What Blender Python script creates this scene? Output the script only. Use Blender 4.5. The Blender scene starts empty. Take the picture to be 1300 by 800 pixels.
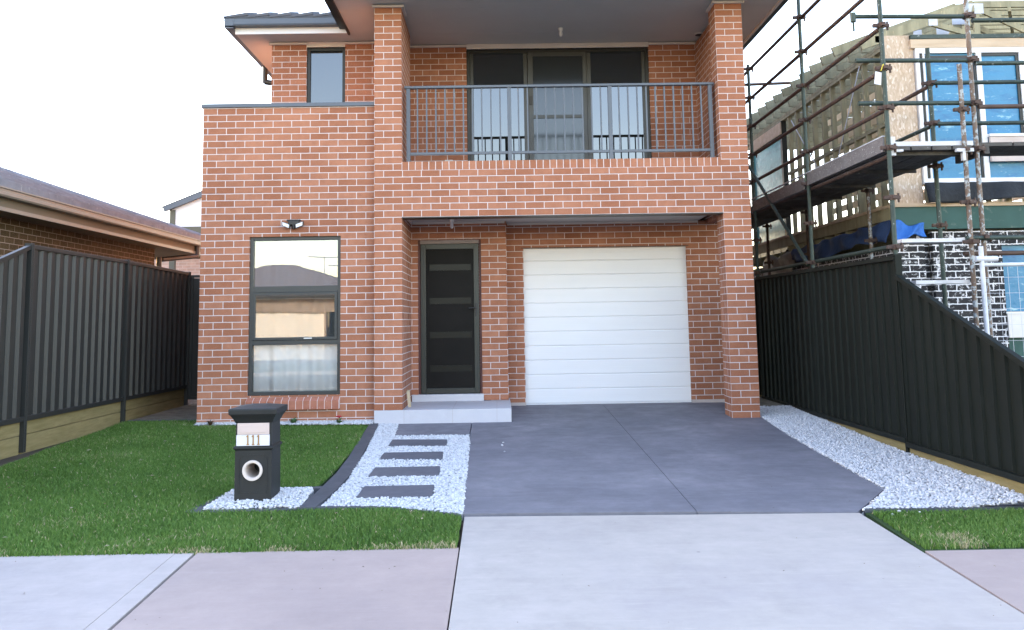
import bpy, math, random
import numpy as np
from mathutils import Vector
random.seed(7); rng = np.random.default_rng(7)
S = bpy.context.scene
COL = S.collection
# ------------------------------------------------------------------ camera
# world: X right along the house front, Y away from the street, Z up; pillar fronts stand on Y = 0
cam = bpy.data.cameras.new('camera'); co = bpy.data.objects.new('camera', cam); COL.objects.link(co)
CP = (1.5538, -11.526, 1.2443); YAW, PIT, ROL = 0.0113527, 0.1151114, -0.0162358
f = Vector((math.sin(YAW)*math.cos(PIT), math.cos(YAW)*math.cos(PIT), math.sin(PIT)))
rt = Vector((math.cos(YAW), -math.sin(YAW), 0)); up = rt.cross(f)
r2 = rt*math.cos(ROL) + up*math.sin(ROL); u2 = -rt*math.sin(ROL) + up*math.cos(ROL)
from mathutils import Matrix
m = Matrix((r2, u2, -f)).transposed().to_4x4(); m.translation = Vector(CP); co.matrix_world = m
cam.sensor_width = 36; cam.lens = 1159.69/1300*36
cam.shift_x = (650-643.73)/1300; cam.shift_y = (274.08-400)/1300
cam.clip_end = 2000; cam.clip_start = .05
S.camera = co
# ------------------------------------------------------------------ light
SUN_EL, SUN_AZ = math.radians(9.5), math.radians(-62)      # azimuth from +Y, negative = to the left
w = bpy.data.worlds.new('World'); S.world = w; w.use_nodes = True
nt = w.node_tree; nt.nodes.clear()
sky = nt.nodes.new('ShaderNodeTexSky'); sky.sky_type = 'NISHITA'; sky.sun_disc = False
sky.sun_elevation = SUN_EL; sky.sun_rotation = SUN_AZ
sky.air_density = 1.0; sky.dust_density = .6; sky.ozone_density = .45; sky.altitude = 20
bg = nt.nodes.new('ShaderNodeBackground'); bg.inputs['Strength'].default_value = .15
wo = nt.nodes.new('ShaderNodeOutputWorld')
tn = nt.nodes.new('ShaderNodeMix'); tn.data_type = 'RGBA'; tn.blend_type = 'MULTIPLY'; tn.inputs[0].default_value = 1; tn.inputs[7].default_value = (1.06, .955, 1.03, 1)
nt.links.new(sky.outputs[0], tn.inputs[6]); nt.links.new(tn.outputs[2], bg.inputs[0]); nt.links.new(bg.outputs[0], wo.inputs[0])
sl = bpy.data.lights.new('sun', 'SUN'); so = bpy.data.objects.new('sun', sl); COL.objects.link(so)
sl.energy = 2.0; sl.angle = math.radians(.6); sl.color = (1, .86, .68)
sd = Vector((math.sin(SUN_AZ)*math.cos(SUN_EL), math.cos(SUN_AZ)*math.cos(SUN_EL), math.sin(SUN_EL)))
so.rotation_euler = sd.to_track_quat('Z', 'Y').to_euler()
S.view_settings.view_transform = 'Standard'; S.view_settings.look = 'None'
S.view_settings.exposure = 3.25; S.view_settings.gamma = 1
S.render.engine = 'CYCLES'
# ------------------------------------------------------------------ materials
def hexc(*c): return (c[0], c[1], c[2], 1)
class NT:
    def __init__(s, name):
        s.m = bpy.data.materials.new(name); s.m.use_nodes = True; s.t = s.m.node_tree; s.t.nodes.clear()
        s.out = s.n('ShaderNodeOutputMaterial')
    def n(s, k, **kw):
        x = s.t.nodes.new(k)
        for a, v in kw.items(): setattr(x, a, v)
        return x
    def l(s, a, b): s.t.links.new(a, b)
    def pos(s, scale=(1, 1, 1)):
        g = s.n('ShaderNodeNewGeometry'); mp = s.n('ShaderNodeMapping'); mp.inputs['Scale'].default_value = scale
        s.l(g.outputs['Position'], mp.inputs['Vector']); return mp.outputs[0]
    def noise(s, vec, scale, detail=4, rough=.55):
        x = s.n('ShaderNodeTexNoise'); x.inputs['Scale'].default_value = scale; x.inputs['Detail'].default_value = detail
        x.inputs['Roughness'].default_value = rough; s.l(vec, x.inputs['Vector']); return x.outputs['Fac']
    def ramp(s, fac, stops):
        x = s.n('ShaderNodeValToRGB'); e = x.color_ramp.elements
        while len(e) < len(stops): e.new(.5)
        for q, (p, c) in zip(e, stops): q.position = p; q.color = (c[0], c[1], c[2], 1) if not isinstance(c, (int, float)) else (c, c, c, 1)
        s.l(fac, x.inputs[0]); return x.outputs[0]
    def mix(s, fac, a, b, mode='MIX'):
        x = s.n('ShaderNodeMix', data_type='RGBA', blend_type=mode)
        if isinstance(fac, (int, float)): x.inputs[0].default_value = fac
        else: s.l(fac, x.inputs[0])
        for i, v in ((6, a), (7, b)):
            if isinstance(v, tuple): x.inputs[i].default_value = (v[0], v[1], v[2], 1)
            else: s.l(v, x.inputs[i])
        return x.outputs[2]
    def bump(s, h, dist, strength=1, prev=None):
        x = s.n('ShaderNodeBump'); x.inputs['Distance'].default_value = dist; x.inputs['Strength'].default_value = strength
        s.l(h, x.inputs['Height'])
        if prev is not None: s.l(prev, x.inputs['Normal'])
        return x.outputs[0]
    def bsdf(s, col, rough=.7, nrm=None, metal=0, spec=.5):
        p = s.n('ShaderNodeBsdfPrincipled')
        if isinstance(col, tuple): p.inputs['Base Color'].default_value = (col[0], col[1], col[2], 1)
        else: s.l(col, p.inputs['Base Color'])
        if isinstance(rough, (int, float)): p.inputs['Roughness'].default_value = rough
        else: s.l(rough, p.inputs['Roughness'])
        p.inputs['Metallic'].default_value = metal; p.inputs['Specular IOR Level'].default_value = spec
        if nrm is not None: s.l(nrm, p.inputs['Normal'])
        s.l(p.outputs[0], s.out.inputs[0]); return p
    def val(s, op, a, b=None, c=None):
        x = s.n('ShaderNodeMath', operation=op)
        for i, v in enumerate((a, b, c)):
            if v is None: continue
            if isinstance(v, (int, float)): x.inputs[i].default_value = v
            else: s.l(v, x.inputs[i])
        return x.outputs[0]

def facade_vec(t, mode='auto'):
    """running coordinates on a wall: (X,Z) on faces towards +-Y, (Y,Z) on faces towards +-X, (X,Y) on flat faces"""
    g = t.n('ShaderNodeNewGeometry'); sp = t.n('ShaderNodeSeparateXYZ'); t.l(g.outputs['Position'], sp.inputs[0])
    sn = t.n('ShaderNodeSeparateXYZ'); t.l(g.outputs['True Normal'], sn.inputs[0])
    ax = t.val('GREATER_THAN', t.val('ABSOLUTE', sn.outputs[0]), .6)
    az = t.val('GREATER_THAN', t.val('ABSOLUTE', sn.outputs[2]), .6)
    u = t.n('ShaderNodeMix'); t.l(ax, u.inputs[0]); t.l(sp.outputs[0], u.inputs[2]); t.l(sp.outputs[1], u.inputs[3])
    v = t.n('ShaderNodeMix'); t.l(az, v.inputs[0]); t.l(sp.outputs[2], v.inputs[2]); t.l(sp.outputs[1], v.inputs[3])
    c = t.n('ShaderNodeCombineXYZ')
    t.l(u.outputs[0], c.inputs[0]); t.l(v.outputs[0], c.inputs[1])
    return c.outputs[0]

def brick(name, c1, c2, cm, bw=.24, rh=.086, off=.5, mort=.0052, dx=0., dz=0., rough_mortar=False, speck=(.75, .5, .42)):
    t = NT(name); v = facade_vec(t)
    mp = t.n('ShaderNodeMapping'); mp.inputs['Location'].default_value = (dx+2.4, dz+8.6 if abs(rh-.086) < 1e-6 else dz, 0); t.l(v, mp.inputs[0]); v2 = mp.outputs[0]
    P = t.pos()
    # slightly wavy joints
    nz = t.n('ShaderNodeTexNoise'); nz.inputs['Scale'].default_value = 14 if not rough_mortar else 22; nz.inputs['Detail'].default_value = 3; t.l(P, nz.inputs[0])
    sub = t.n('ShaderNodeVectorMath', operation='SUBTRACT'); t.l(nz.outputs['Color'], sub.inputs[0]); sub.inputs[1].default_value = (.5, .5, .5)
    sc = t.n('ShaderNodeVectorMath', operation='SCALE'); t.l(sub.outputs[0], sc.inputs[0]); sc.inputs['Scale'].default_value = .005 if not rough_mortar else .02
    ad = t.n('ShaderNodeVectorMath', operation='ADD'); t.l(v2, ad.inputs[0]); t.l(sc.outputs[0], ad.inputs[1])
    b = t.n('ShaderNodeTexBrick'); b.offset = off; b.offset_frequency = 2; b.squash = 1
    t.l(ad.outputs[0], b.inputs['Vector'])
    b.inputs['Scale'].default_value = 1; b.inputs['Mortar Size'].default_value = mort; b.inputs['Mortar Smooth'].default_value = .25
    b.inputs['Brick Width'].default_value = bw; b.inputs['Row Height'].default_value = rh; b.inputs['Bias'].default_value = -.1
    b.inputs['Color1'].default_value = hexc(*c1); b.inputs['Color2'].default_value = hexc(*c2); b.inputs['Mortar'].default_value = hexc(*cm)
    # each brick its own blotches and pale sand grains
    n1 = t.noise(P, 9, 5, .6); n2 = t.noise(P, 170, 2, .5); n3 = t.noise(P, 1.1, 3)
    col = t.mix(t.ramp(n1, [(.3, .0), (.75, .55)]), b.outputs['Color'], tuple(x*.72 for x in c1))
    sp = t.ramp(n2, [(.60, 0.), (.72, 1.)]); col = t.mix(t.val('MULTIPLY', sp, .45), col, speck)
    col = t.mix(t.ramp(n3, [(.35, 0), (.75, .35)]), col, tuple(min(1, x*1.25) for x in c2))
    mcol = t.mix(t.ramp(t.noise(P, 30, 4), [(.3, 0), (.8, .5)]), cm, tuple(x*.74 for x in cm))
    col = t.mix(b.outputs['Fac'], col, mcol)
    if rough_mortar:
        col = t.mix(t.ramp(t.noise(P, 16, 6, .75), [(.56, 0), (.62, .85)]), col, cm)
    h = t.val('ADD', t.val('MULTIPLY', t.val('SUBTRACT', 1, b.outputs['Fac']), 1.0), t.val('MULTIPLY', n2, .22))
    h = t.val('ADD', h, t.val('MULTIPLY', n1, .3))
    t.bsdf(col, .9, t.bump(h, .006, .8), spec=.2)
    return t.m

def rough_mat(name, c1, c2, scale=3, rough=.8, bscale=60, bdist=.003, metal=0, spec=.4, c3=None, aniso=(1, 1, 1), c3r=(.6, .7)):
    t = NT(name); P = t.pos(aniso)
    col = t.ramp(t.noise(P, scale, 6, .6), [(.3, c1), (.7, c2)])
    if c3 is not None: col = t.mix(t.ramp(t.noise(P, scale*3.3, 5, .65), [(c3r[0], 0), (c3r[1], 1)]), col, c3)
    t.bsdf(col, rough, t.bump(t.noise(P, bscale, 4), bdist, .7), metal, spec)
    return t.m

M = {}
M['brick'] = brick('red_brick', (.29, .112, .060), (.42, .190, .115), (.68, .60, .595))
M['brick_soldier'] = brick('red_brick_rowlock', (.29, .112, .060), (.42, .190, .115), (.68, .60, .595), bw=.086, rh=.33, off=0, dz=.0, dx=.0)
M['brown_brick'] = brick('brown_brick', (.048, .040, .021), (.085, .068, .040), (.30, .27, .24))
M['pale_brick'] = brick('pale_brick', (.50, .34, .28), (.6, .42, .35), (.68, .6, .55))
M['black_brick'] = brick('charcoal_brick_smeared_mortar', (.022, .022, .026), (.05, .048, .05), (.80, .79, .82), rough_mortar=True, mort=.008, speck=(.3, .3, .3))
M['tan_brick'] = brick('tan_brick', (.25, .17, .11), (.36, .26, .17), (.6, .55, .48))

def concrete(name, base, warm, dark, grain=240, stain=1.0):
    t = NT(name); P = t.pos()
    a = t.noise(P, .75, 6, .62); b = t.noise(P, 4.5, 6, .7); c = t.noise(P, grain, 2)
    P2 = t.pos((.9, 6, 1)); d = t.noise(P2, 2.2, 5, .65)        # broom / trowel drag
    col = t.ramp(a, [(.28, dark), (.52, base), (.76, warm)])
    blot = t.noise(P, 1.7, 8, .72)
    col = t.mix(t.ramp(blot, [(.50, 0), (.56, .10*stain), (.72, .42*stain)]), col, tuple(x*.62 for x in base))
    scr = t.noise(t.pos((1.2, 14, 1)), 3.2, 7, .7)
    col = t.mix(t.ramp(scr, [(.60, 0), (.72, .5*stain)]), col, tuple(min(1, x*1.35) for x in base))
    col = t.mix(t.ramp(b, [(.35, 0), (.75, .38*stain)]), col, tuple(x*.72 for x in base))
    col = t.mix(t.ramp(d, [(.5, 0), (.78, .30*stain)]), col, tuple(min(1, x*1.22) for x in base))
    col = t.mix(t.ramp(c, [(.62, 0), (.75, .35)]), col, tuple(x*.55 for x in base))
    v = t.n('ShaderNodeTexVoronoi'); v.inputs['Scale'].default_value = 1.9; t.l(P, v.inputs['Vector'])
    col = t.mix(t.ramp(v.outputs['Distance'], [(.0, .8), (.022, .6), (.03, 0)]), col, tuple(x*.45 for x in base))
    h = t.val('ADD', t.val('MULTIPLY', c, .5), t.val('MULTIPLY', b, 1.2))
    t.bsdf(col, t.ramp(b, [(.3, .62), (.8, .85)]), t.bump(h, .0016, .8), spec=.4)
    return t.m
M['drive'] = concrete('charcoal_coloured_concrete', (.172, .168, .192), (.26, .25, .275), (.112, .113, .138), stain=1.9)
M['slab'] = concrete('charcoal_stepping_slab', (.105, .107, .125), (.13, .13, .145), (.085, .087, .105))
M['cross'] = concrete('pale_grey_concrete', (.42, .375, .34), (.47, .415, .385), (.375, .335, .32), stain=1.0)
M['path'] = concrete('pinkish_grey_concrete', (.37, .29, .262), (.43, .335, .30), (.315, .25, .235), stain=.7)
M['path_pale'] = concrete('pale_footpath_concrete', (.44, .385, .36), (.49, .43, .40), (.39, .345, .335))
M['edging'] = concrete('charcoal_concrete_edging', (.075, .078, .09), (.10, .10, .11), (.055, .058, .068))
M['tile'] = concrete('pale_porcelain_tile', (.52, .51, .54), (.58, .565, .58), (.47, .46, .5), stain=.4)
M['slab_edge'] = concrete('rendered_slab_edge', (.50, .43, .40), (.56, .48, .45), (.40, .34, .32), stain=1)
M['soil'] = rough_mat('brown_soil', (.06, .045, .03), (.13, .10, .07), 2.5, .95, 50, .01, c3=(.2, .17, .13))
M['side_gravel'] = rough_mat('dusty_side_passage_dirt', (.10, .085, .06), (.22, .19, .14), 8, .95, 45, .02, c3=(.35, .32, .26))
M['asphalt'] = rough_mat('asphalt', (.045, .045, .048), (.06, .06, .062), 2, .9, 120, .004)
M['lawn_base'] = rough_mat('lawn_thatch', (.020, .045, .010), (.04, .075, .018), 6, .95, 70, .01, c3=(.10, .09, .04), c3r=(.62, .75))
M['dark_metal'] = rough_mat('charcoal_aluminium', (.024, .028, .030), (.032, .036, .038), 2, .38, 200, .0003, spec=.5)
M['frame_black'] = rough_mat('black_window_frame', (.011, .013, .013), (.016, .018, .018), 2, .4, 200, .0003)
M['screen_frame'] = rough_mat('dark_green_grey_screen_frame', (.018, .022, .019), (.025, .029, .026), 2, .35, 200, .0003)
M['rail'] = rough_mat('blue_grey_powdercoat', (.085, .10, .125), (.10, .118, .145), 2, .4, 200, .0003)
M['fence'] = rough_mat('charcoal_steel_fence', (.016, .018, .0175), (.023, .0245, .024), 1.2, .48, 90, .0004, c3=(.030, .032, .031), aniso=(1, 1, .3), c3r=(.6, .8))
M['fence_shaded'] = rough_mat('shaded_charcoal_steel_fence', (.0055, .008, .006), (.008, .011, .008), 1.2, .6, 90, .0004, c3=(.014, .017, .014), aniso=(1, 1, .3), c3r=(.6, .8), spec=.2)  # fence steel darkened: the right fence's dimmer light is put into the colour
M['gutter_tan'] = rough_mat('tan_gutter', (.155, .165, .150), (.20, .21, .185), 1.2, .4, 90, .0004, aniso=(1, .2, 1))
M['eave_tan'] = rough_mat('khaki_eave_lining', (.10, .10, .075), (.13, .125, .095), 1.2, .7, 90, .0008)
M['soffit'] = rough_mat('painted_eave_sheet', (.50, .485, .46), (.55, .53, .50), .8, .75, 90, .0008)
M['white'] = rough_mat('white_painted_timber', (.72, .71, .72), (.79, .78, .78), 1, .5, 90, .0006)
M['cream'] = rough_mat('cream_bead', (.60, .54, .50), (.68, .62, .57), 2, .6, 90, .0006)
M['roof'] = rough_mat('dark_slate_tile', (.06, .065, .075), (.10, .10, .115), 4, .6, 60, .003)
M['roof_brown'] = rough_mat('weathered_brown_roof_tile', (.12, .135, .16), (.20, .22, .255), 3, .8, 60, .004, c3=(.36, .37, .37), c3r=(.62, .76))
M['roof_grey'] = rough_mat('grey_brown_roof_tile', (.17, .15, .15), (.24, .21, .21), 3, .8, 60, .004)
M['timber'] = rough_mat('treated_pine_sleeper', (.175, .14, .055), (.27, .22, .105), 2.2, .85, 50, .004, c3=(.16, .115, .05), aniso=(6, 1, 9), c3r=(.58, .74))
M['frame_timber'] = rough_mat('pale_green_framing_pine', (.21, .19, .12), (.35, .32, .21), 3, .85, 50, .002, c3=(.48, .39, .24), aniso=(3, 3, .6), c3r=(.6, .72))
M['raw_pine'] = rough_mat('raw_pine', (.46, .34, .23), (.60, .47, .34), 2.5, .8, 50, .002, aniso=(.6, 3, 6), c3=(.34, .22, .12), c3r=(.66, .72))
M['pine_sunlit'] = rough_mat('sunlit_pine', (.60, .46, .28), (.74, .60, .40), 2.5, .8, 50, .002)  # pine lightened and yellowed: sunlight on the inner battens is painted in
M['green_beam'] = rough_mat('dark_green_coated_beam', (.018, .070, .062), (.032, .10, .09), 2, .6, 50, .001, c3=(.10, .15, .13), c3r=(.62, .72))
M['pipe_green'] = rough_mat('weathered_green_scaffold_tube', (.026, .040, .034), (.048, .070, .060), 7, .55, 60, .001, c3=(.34, .36, .35), c3r=(.62, .69), metal=.2)
M['pipe_rust'] = rough_mat('rusty_brown_scaffold_tube', (.055, .035, .03), (.11, .07, .055), 7, .7, 60, .001, c3=(.24, .22, .2), c3r=(.64, .7), metal=.2)
M['pipe_mixed'] = rough_mat('paint_splashed_scaffold_tube', (.11, .07, .05), (.17, .12, .09), 6, .6, 60, .001, c3=(.32, .36, .38), c3r=(.5, .58), metal=.1)
M['galv'] = rough_mat('galvanised_white_tube', (.45, .47, .52), (.60, .62, .68), 7, .5, 60, .0006, c3=(.25, .2, .17), c3r=(.64, .7))
M['plank'] = rough_mat('grimy_scaffold_plank', (.05, .046, .042), (.10, .092, .085), 4, .8, 60, .003, c3=(.45, .43, .42), c3r=(.66, .72), aniso=(2, 2, 4))
M['toe'] = rough_mat('mottled_grey_toe_board', (.12, .11, .11), (.18, .17, .17), 5, .7, 60, .003, c3=(.48, .47, .47), c3r=(.60, .68), aniso=(2, 2, 4))
M['plank_white'] = rough_mat('plaster_white_plank', (.50, .49, .50), (.68, .67, .68), 4, .8, 60, .003, c3=(.2, .17, .15), c3r=(.64, .72))
M['tarp_blue'] = rough_mat('blue_tarpaulin', (.028, .05, .12), (.045, .085, .21), 2, .8, 14, .03, spec=.2)
M['tarp_black'] = rough_mat('black_building_wrap', (.018, .02, .024), (.035, .038, .042), 2, .7, 10, .03, spec=.2)
M['tarp_tan'] = rough_mat('grubby_tan_sheet', (.17, .15, .12), (.26, .23, .19), 3, .7, 10, .03)
M['mailbox'] = rough_mat('charcoal_mailbox_paint', (.010, .0115, .012), (.015, .0165, .0175), 5, .55, 120, .0012)
M['mail_cream'] = rough_mat('cream_plastic_slot', (.52, .42, .39), (.58, .47, .44), 5, .5, 120, .0004)
M['pvc'] = rough_mat('cream_pvc_tube', (.52, .46, .43), (.60, .53, .49), 5, .4, 120, .0004)
M['white_plate'] = rough_mat('white_plate', (.60, .60, .64), (.64, .64, .68), 5, .5, 120, .0004)
M['brass'] = rough_mat('aged_brass_numeral', (.26, .15, .06), (.42, .26, .11), 30, .4, 120, .0004, metal=.5)
M['garage'] = rough_mat('white_garage_slats', (.74, .735, .75), (.78, .775, .785), .8, .42, 150, .0003, c3=(.66, .65, .67), c3r=(.66, .85), aniso=(1, 1, 3))
M['door_headm'] = rough_mat('dull_mauve_door_head', (.20, .16, .16), (.26, .21, .21), 5, .5, 90, .0005)
M['maroon'] = rough_mat('maroon_door_jamb', (.07, .018, .016), (.10, .03, .026), 5, .5, 90, .0005)
M['black_mesh'] = rough_mat('black_insect_mesh', (.006, .0055, .005), (.009, .008, .0075), 3, .5, 600, .0006, spec=.12)
M['door_slot'] = rough_mat('frosted_door_light', (.004, .0055, .005), (.007, .009, .008), 6, .3, 30, .0005, spec=.2)
M['plastic_white'] = rough_mat('white_plastic', (.68, .67, .66), (.72, .71, .7), 3, .4, 120, .0003)
M['plastic_black'] = rough_mat('black_plastic', (.02, .02, .02), (.03, .03, .03), 3, .45, 120, .0003)
M['offcut'] = rough_mat('pale_timber_offcut', (.55, .45, .30), (.65, .55, .38), 6, .8, 60, .001)
M['curtain'] = rough_mat('white_sheer_curtain', (.84, .83, .85), (.88, .87, .89), 2, .9, 300, .0006)
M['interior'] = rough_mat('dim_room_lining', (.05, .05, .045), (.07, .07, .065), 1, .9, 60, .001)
M['leaf'] = rough_mat('plant_leaf', (.035, .08, .025), (.07, .13, .04), 20, .6, 90, .001)
M['leaf_dark'] = rough_mat('plant_leaf_reddish', (.06, .035, .02), (.10, .06, .03), 20, .6, 90, .001)
M['flower'] = rough_mat('red_petal', (.42, .03, .04), (.55, .06, .07), 30, .6, 90, .001)
M['render_cream'] = rough_mat('cream_garage_door', (.70, .62, .50), (.75, .67, .55), 1, .6, 60, .001)
M['shelf_white'] = rough_mat('white_painted_panel', (.62, .6, .58), (.74, .71, .68), 3, .6, 60, .001)
M['pinkboard'] = rough_mat('pale_pink_board', (.50, .42, .38), (.62, .53, .49), 3, .8, 60, .001, c3=(.36, .3, .27), c3r=(.66, .8))

def osb():
    t = NT('strand_board'); P = t.pos((1, 1, .45))
    v = t.n('ShaderNodeTexVoronoi'); v.inputs['Scale'].default_value = 55; t.l(P, v.inputs['Vector'])
    w_ = t.n('ShaderNodeSeparateColor'); t.l(v.outputs['Color'], w_.inputs[0])
    col = t.ramp(w_.outputs[0], [(.0, (.44, .32, .22)), (.5, (.50, .37, .26)), (.85, (.56, .43, .32)), (1, (.68, .58, .48))])
    col = t.mix(t.ramp(t.noise(P, 5, 5), [(.5, 0), (.75, .35)]), col, (.68, .58, .48))
    t.bsdf(col, .8, t.bump(v.outputs['Distance'], .003, .6)); return t.m
M['osb'] = osb()
def film(name, c1, c2, c3, sc=3.0):
    t = NT(name); P = t.pos((.7, .7, 2.4))
    n = t.noise(P, sc, 5, .6); n2 = t.noise(P, sc*2.1, 4, .7)
    col = t.ramp(n, [(.3, c1), (.5, c2), (.66, c2), (.72, c3)])
    col = t.mix(t.ramp(n2, [(.6, 0), (.7, .65)]), col, c3)
    t.bsdf(col, .3, t.bump(t.noise(t.pos(), 9, 3), .012, .6), spec=.35); return t.m
M['film'] = film('blue_protective_film_glass', (.012, .11, .27), (.035, .20, .36), (.34, .56, .60))
M['film_pale'] = film('pale_blue_film_glass', (.03, .22, .28), (.08, .40, .44), (.50, .72, .74), 3.4)

def glass(name, refl, tint, base=None, rough=.0):
    """window glass: mirror share rising with angle over a see-through or dark pane"""
    t = NT(name)
    lw = t.n('ShaderNodeFresnel'); lw.inputs[0].default_value = 1.5
    fac = t.val('MINIMUM', t.val('ADD', t.val('MULTIPLY', lw.outputs[0], 1.0), refl), 1)
    g = t.n('ShaderNodeBsdfGlossy'); g.inputs['Roughness'].default_value = rough; g.inputs['Color'].default_value = (.88, .93, 1, 1)
    nn = t.bump(t.noise(t.pos(), 1.6, 1), .0012, .5); t.l(nn, g.inputs['Normal'])
    if base is None:
        b = t.n('ShaderNodeBsdfTransparent'); b.inputs[0].default_value = hexc(*tint)
    else:
        b = t.n('ShaderNodeBsdfDiffuse'); b.inputs[0].default_value = hexc(*base)
    mx = t.n('ShaderNodeMixShader'); t.l(fac, mx.inputs[0]); t.l(b.outputs[0], mx.inputs[1]); t.l(g.outputs[0], mx.inputs[2])
    t.l(mx.outputs[0], t.out.inputs[0]); return t.m
M['glass_clear'] = glass('clear_window_glass', .0, (.97, .98, .98))
M['glass_refl'] = glass('reflective_window_glass', .15, (.60, .62, .63))
M['glass_dark'] = glass('tinted_door_glass', .09, None, (.012, .014, .013))
M['screen_mesh'] = glass('grey_insect_screen', .02, None, (.022, .026, .028), .10)

def attr_mat(name, stops, rough=.6, sss=0, scale=2.0, trans=0.0):
    """colour varies blade by blade (random attribute) and over the plot (noise)"""
    t = NT(name); a = t.n('ShaderNodeAttribute'); a.attribute_name = 'rnd'
    n = t.noise(t.pos(), scale, 4, .6)
    fac = t.val('ADD', t.val('MULTIPLY', a.outputs['Fac'], .55), t.val('MULTIPLY', n, .45))
    col = t.ramp(fac, stops)
    p = t.bsdf(col, rough, None, spec=.3)
    if trans:
        tr = t.n('ShaderNodeBsdfTranslucent'); t.l(col, tr.inputs[0]); mx = t.n('ShaderNodeMixShader'); mx.inputs[0].default_value = trans
        t.l(p.outputs[0], mx.inputs[1]); t.l(tr.outputs[0], mx.inputs[2]); t.l(mx.outputs[0], t.out.inputs[0])
    return t.m
M['grass'] = attr_mat('grass_blade', [(.12, (.06, .125, .024)), (.45, (.108, .21, .040)), (.7, (.17, .28, .065)), (.9, (.32, .33, .15)), (.98, (.52, .44, .28))], .55, trans=.3, scale=1.3)
M['pebble'] = attr_mat('white_quartz_pebble', [(.15, (.34, .345, .37)), (.4, (.50, .505, .53)), (.8, (.62, .62, .64))], .55, scale=30)
M['pebble_bed'] = rough_mat('white_pebble_bed', (.28, .285, .31), (.46, .465, .49), 60, .8, 60, .02)

# ------------------------------------------------------------------ mesh helpers
class MB:
    def __init__(s): s.v = []; s.f = []
    def add(s, vs, fs):
        o = len(s.v); s.v += [tuple(x) for x in vs]; s.f += [tuple(i+o for i in q) for q in fs]; return s
    def box(s, x0, x1, y0, y1, z0, z1):
        vs = [(x, y, z) for z in (z0, z1) for y in (y0, y1) for x in (x0, x1)]
        return s.add(vs, [(0, 2, 3, 1), (4, 5, 7, 6), (0, 1, 5, 4), (2, 6, 7, 3), (0, 4, 6, 2), (1, 3, 7, 5)])
    def tube(s, a, b, r, n=12, r2=None, caps=True):
        a = Vector(a); b = Vector(b); d = (b-a).normalized()
        u = d.orthogonal().normalized(); w_ = d.cross(u); r2 = r if r2 is None else r2
        vs = []
        for p, q in ((a, r), (b, r2)):
            for i in range(n):
                t = 2*math.pi*i/n; vs.append(p + (u*math.cos(t)+w_*math.sin(t))*q)
        fs = [(i, (i+1) % n, n+(i+1) % n, n+i) for i in range(n)]
        if caps: fs += [tuple(range(n))[::-1], tuple(range(n, 2*n))]
        return s.add(vs, fs)
    def beam(s, a, b, w_, h, upv=(0, 0, 1)):
        """rectangular bar from a to b, w_ across, h along upv"""
        a = Vector(a); b = Vector(b); d = (b-a).normalized(); upv = Vector(upv)
        sx = d.cross(upv).normalized(); u = sx.cross(d).normalized()
        vs = [p + sx*(i*w_/2) + u*(j*h/2) for p in (a, b) for i, j in ((-1, -1), (1, -1), (1, 1), (-1, 1))]
        return s.add(vs, [(3, 2, 1, 0), (4, 5, 6, 7), (0, 1, 5, 4), (1, 2, 6, 5), (2, 3, 7, 6), (3, 0, 4, 7)])
    def prism(s, pts, fn, d0, d1):
        """closed outline pts (2-D), placed by fn(u, v, depth)"""
        n = len(pts); vs = [fn(u, v, d0) for u, v in pts] + [fn(u, v, d1) for u, v in pts]
        return s.add(vs, [tuple(range(n))[::-1], tuple(range(n, 2*n))] + [(i, (i+1) % n, n+(i+1) % n, n+i) for i in range(n)])
    def wall(s, x0, x1, z0, z1, y0, y1, holes=()):
        xs = sorted({x0, x1, *[h[0] for h in holes], *[h[1] for h in holes]}); zs = sorted({z0, z1, *[h[2] for h in holes], *[h[3] for h in holes]})
        for i in range(len(xs)-1):
            for j in range(len(zs)-1):
                cx, cz = (xs[i]+xs[i+1])/2, (zs[j]+zs[j+1])/2
                if any(h[0] < cx < h[1] and h[2] < cz < h[3] for h in holes): continue
                s.box(xs[i], xs[i+1], y0, y1, zs[j], zs[j+1])
        return s
    def build(s, name, mat, parent=None, bevel=0, smooth=False):
        me = bpy.data.meshes.new(name)
        o = bpy.data.objects.new(name, me); COL.objects.link(o)
        v = s.v
        if parent is not None:
            o.parent = parent; L = parent['_loc'] if '_loc' in parent else (0, 0, 0)
            v = [(x-L[0], y-L[1], z-L[2]) for x, y, z in v]
            if True: o['_loc'] = tuple(L)
        me.from_pydata(v, [], s.f); me.validate()
        me.materials.append(mat)
        if smooth:
            me.shade_smooth()
            e = o.modifiers.new('edge', 'EDGE_SPLIT'); e.split_angle = math.radians(40)
        if bevel:
            b = o.modifiers.new('bevel', 'BEVEL'); b.width = bevel; b.segments = 2; b.limit_method = 'ANGLE'
        return o
def fix(o):
    """recompute outward normals"""
    import bmesh
    bm = bmesh.new(); bm.from_mesh(o.data); bmesh.ops.recalc_face_normals(bm, faces=bm.faces); bm.to_mesh(o.data); bm.free(); return o
def tag(o, label=None, cat=None, group=None, kind=None):
    if label: o['label'] = label
    if cat: o['category'] = cat
    if group: o['group'] = group
    if kind: o['kind'] = kind
    return o
def thing(name, label, cat, loc, group=None):
    o = bpy.data.objects.new(name, None); COL.objects.link(o); o.location = loc; o['_loc'] = tuple(loc); o.empty_display_size = .2
    return tag(o, label, cat, group)
def place(o):
    """give a one-mesh thing its origin at the centre of its base"""
    vs = o.data.vertices; xs = [v.co.x for v in vs]; ys = [v.co.y for v in vs]; zs = [v.co.z for v in vs]
    c = Vector(((min(xs)+max(xs))/2, (min(ys)+max(ys))/2, min(zs)))
    o.data.transform(Matrix.Translation(-c)); o.location = c; return o
def g(y):
    """ground height"""
    if y > 1.6: return .074
    if y > -12: return .01 + .04*y
    return -.47
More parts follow.
